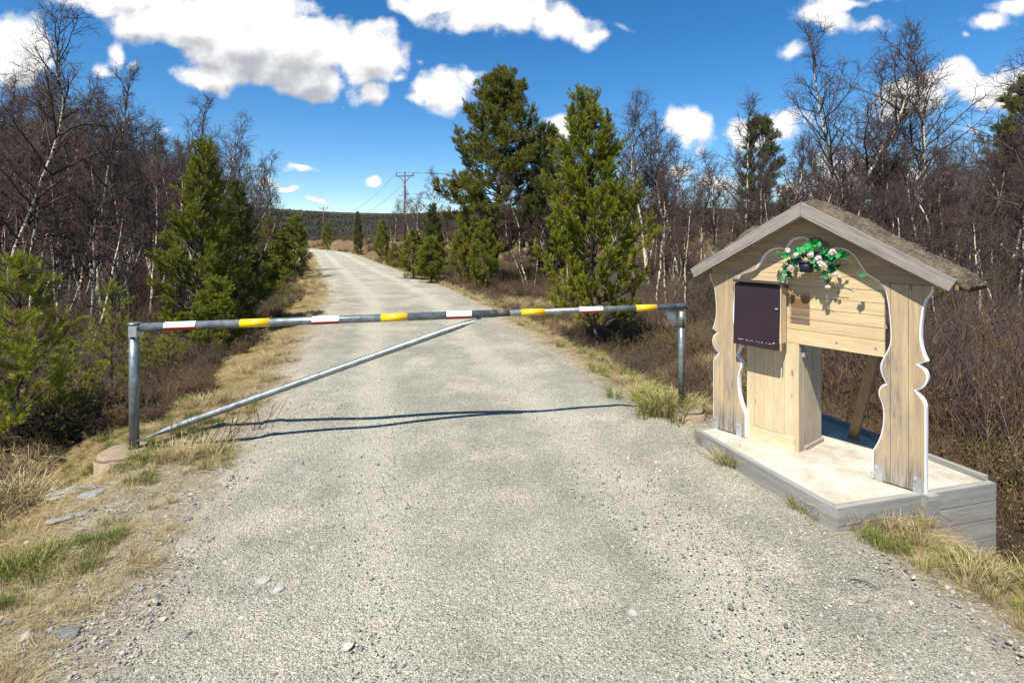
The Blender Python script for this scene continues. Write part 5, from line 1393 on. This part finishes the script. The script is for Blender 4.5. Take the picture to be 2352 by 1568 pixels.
# cumulus: a density over the direction of view (x/y, z/y), same for every viewpoint
gen = N.n('ShaderNodeTexCoord').outputs['Generated']
sp = N.n('ShaderNodeSeparateXYZ', ins={0: gen}).outputs
yy = N.math('MAXIMUM', sp[1], .02)
U = N.math('DIVIDE', sp[0], yy); Vv = N.math('DIVIDE', sp[2], yy)
uv = N.n('ShaderNodeCombineXYZ', ins={0: U, 1: Vv, 2: 0.0}).outputs[0]
BLOBS = [  # x, y, half width, half height (1190 = one unit), strength
    (285, -8, 175, 48, 1.2), (430, 52, 170, 66, 1.3), (560, 95, 180, 80, 1.35), (700, 105, 150, 85, 1.3), (830, 118, 120, 78, 1.2), (560, 20, 200, 50, 1.1),
    (480, 165, 110, 42, 1.05), (620, 170, 70, 30, .8), (715, 190, 90, 44, 1.0), (850, 205, 70, 42, .85), (905, 168, 60, 32, .7),
    (1012, 205, 102, 56, 1.15), (1075, 165, 50, 36, .9), (960, 225, 60, 35, .9),
    (1010, 5, 120, 40, .9), (1130, 30, 170, 60, 1.1), (1275, 55, 120, 58, 1.0), (1350, 80, 60, 40, .85), (975, 130, 22, 28, .5),
    (40, 95, 100, 90, 1.1), (20, 160, 80, 60, .9), (270, 130, 34, 50, .68), (245, 172, 60, 28, .7), (310, 155, 24, 34, .56),
    (690, 380, 62, 14, .95), (612, 419, 38, 19, 1.0), (670, 427, 36, 10, .85), (848, 422, 30, 12, .8), (728, 458, 24, 9, .7), (330, 290, 36, 34, .6), (375, 300, 26, 24, .5),
    (1292, 290, 62, 34, 1.0), (1245, 310, 50, 24, .8), (1590, 300, 66, 46, 1.1), (1610, 345, 34, 26, .7), (1550, 290, 50, 36, .9), (1720, 310, 66, 42, 1.0), (1650, 430, 80, 32, 1.0), (1790, 270, 80, 46, 1.0), (1560, 400, 60, 30, .8), (1850, 440, 90, 36, .9),
    (1890, 40, 85, 48, .85), (2000, 60, 80, 30, .72), (1960, 10, 130, 32, .85), (1815, 125, 50, 30, .75), (2270, 58, 100, 32, .72), (2340, 25, 80, 36, .8), (2225, 85, 44, 24, .6),
    (2190, 185, 72, 62, 1.15), (2100, 225, 110, 50, 1.1), (2260, 215, 110, 45, 1.1), (2370, 190, 80, 50, 1.0), (2040, 255, 70, 34, .9), (1945, 395, 100, 60, .95), (2080, 410, 70, 40, .8), (2240, 300, 60, 20, .6),
    (1430, 60, 30, 22, .35), (790, 238, 20, 10, .4), (2600, 150, 200, 80, 1.0), (-250, 120, 250, 90, 1.1), (1100, -420, 700, 160, 1.1)]
cg = bpy.data.node_groups.new('cloud_density', 'ShaderNodeTree')
cg.interface.new_socket('uv', in_out='INPUT', socket_type='NodeSocketVector'); cg.interface.new_socket('density', in_out='OUTPUT', socket_type='NodeSocketFloat')
G = NT(cg); gi = cg.nodes.new('NodeGroupInput'); go = cg.nodes.new('NodeGroupOutput')
n1 = G.noise(gi.outputs[0], 5.5, 3, .62, .0); n2 = G.noise(gi.outputs[0], 19.0, 5, .64, .0)
wv = G.n('ShaderNodeVectorMath', operation='SUBTRACT', ins={0: G.noise(gi.outputs[0], 9.0, 2, .6, 0, 1), 1: (.5, .5, .5)}).outputs[0]
wuv = G.n('ShaderNodeVectorMath', operation='MULTIPLY_ADD', ins={0: wv, 1: (.10, .07, 0), 2: gi.outputs[0]}).outputs[0]
acc = None
for (x, y, rx, ry, s) in BLOBS:
    cx, cy = (x - 1176) / 1190., (548 - y) / 1190.; ix, iy = 1190. / rx, 1190. / ry
    v = G.n('ShaderNodeVectorMath', operation='MULTIPLY_ADD', ins={0: wuv, 1: (ix, iy, 0), 2: (-cx * ix, -cy * iy, 0)}).outputs[0]
    l = G.n('ShaderNodeVectorMath', operation='LENGTH', ins={0: v}).outputs['Value']
    e = G.math('MULTIPLY_ADD', l, -s / 1.45, s)
    acc = G.math('MAXIMUM', e, 0.0) if acc is None else G.math('SMOOTH_MAX', acc, e, .12)
nz = G.math('ADD', G.math('MULTIPLY', G.math('SUBTRACT', n1, .5), 1.25), G.math('MULTIPLY', G.math('SUBTRACT', n2, .5), .8))
den = G.math('SUBTRACT', G.math('ADD', acc, G.math('MULTIPLY', nz, G.math('MINIMUM', G.math('MULTIPLY', acc, 2.2), 1.0))), .36)
cg.links.new(den, go.inputs[0])
def dens(vec):
    q = nt.nodes.new('ShaderNodeGroup'); q.node_tree = cg; nt.links.new(vec, q.inputs[0]); return q.outputs[0]
d0 = dens(uv)
d1 = dens(N.n('ShaderNodeVectorMath', operation='ADD', ins={0: uv, 1: (-.006, .030, 0)}).outputs[0])
d2 = dens(N.n('ShaderNodeVectorMath', operation='ADD', ins={0: uv, 1: (-.02, .085, 0)}).outputs[0])
front = N.math('GREATER_THAN', sp[1], .03)
alpha = N.mapr(d0, -.04, .31)
above = N.math('ADD', N.math('MULTIPLY', N.math('MAXIMUM', d1, 0.0), .45), N.math('MULTIPLY', N.math('MAXIMUM', d2, 0.0), .55))
shade = N.mapr(N.math('ADD', above, N.math('MULTIPLY', N.math('SUBTRACT', d0, d1), -.5)), .05, .95)
cc = N.ramp(shade, [(0, (1, .995, .985)), (.3, (.95, .95, .955)), (.6, (.74, .75, .77)), (1, (.47, .485, .52))])
b1 = N.n('ShaderNodeBackground', ins={0: skyc, 1: .088}).outputs[0]
b2 = N.n('ShaderNodeBackground', ins={0: cc, 1: .60}).outputs[0]
out = nt.nodes.new('ShaderNodeOutputWorld')
b0 = N.n('ShaderNodeBackground', ins={0: skyc, 1: .088}).outputs[0]
mx = N.n('ShaderNodeMixShader', ins={0: alpha, 1: b1, 2: b2}).outputs[0]
nt.links.new(N.n('ShaderNodeMixShader', ins={0: front, 1: b0, 2: mx}).outputs[0], out.inputs[0])

cam = bpy.data.cameras.new('camera'); co = bpy.data.objects.new('camera', cam); COL.objects.link(co)
cam.sensor_width = 36; cam.sensor_fit = 'HORIZONTAL'; cam.lens = 1190 / 2352 * 36
cam.shift_y = -(784 - 548) / 2352; cam.clip_start = .05; cam.clip_end = 20000
co.location = (0, 0, CAMH); co.rotation_euler = (R(90), 0, 0); sc.camera = co
sc.view_settings.view_transform = 'Standard'; sc.view_settings.look = 'None'; sc.view_settings.exposure = 0.85; sc.view_settings.gamma = 1.0
sc.cycles.max_bounces = 4; sc.cycles.diffuse_bounces = 3; sc.cycles.glossy_bounces = 2; sc.cycles.transmission_bounces = 3; sc.cycles.use_denoising = True
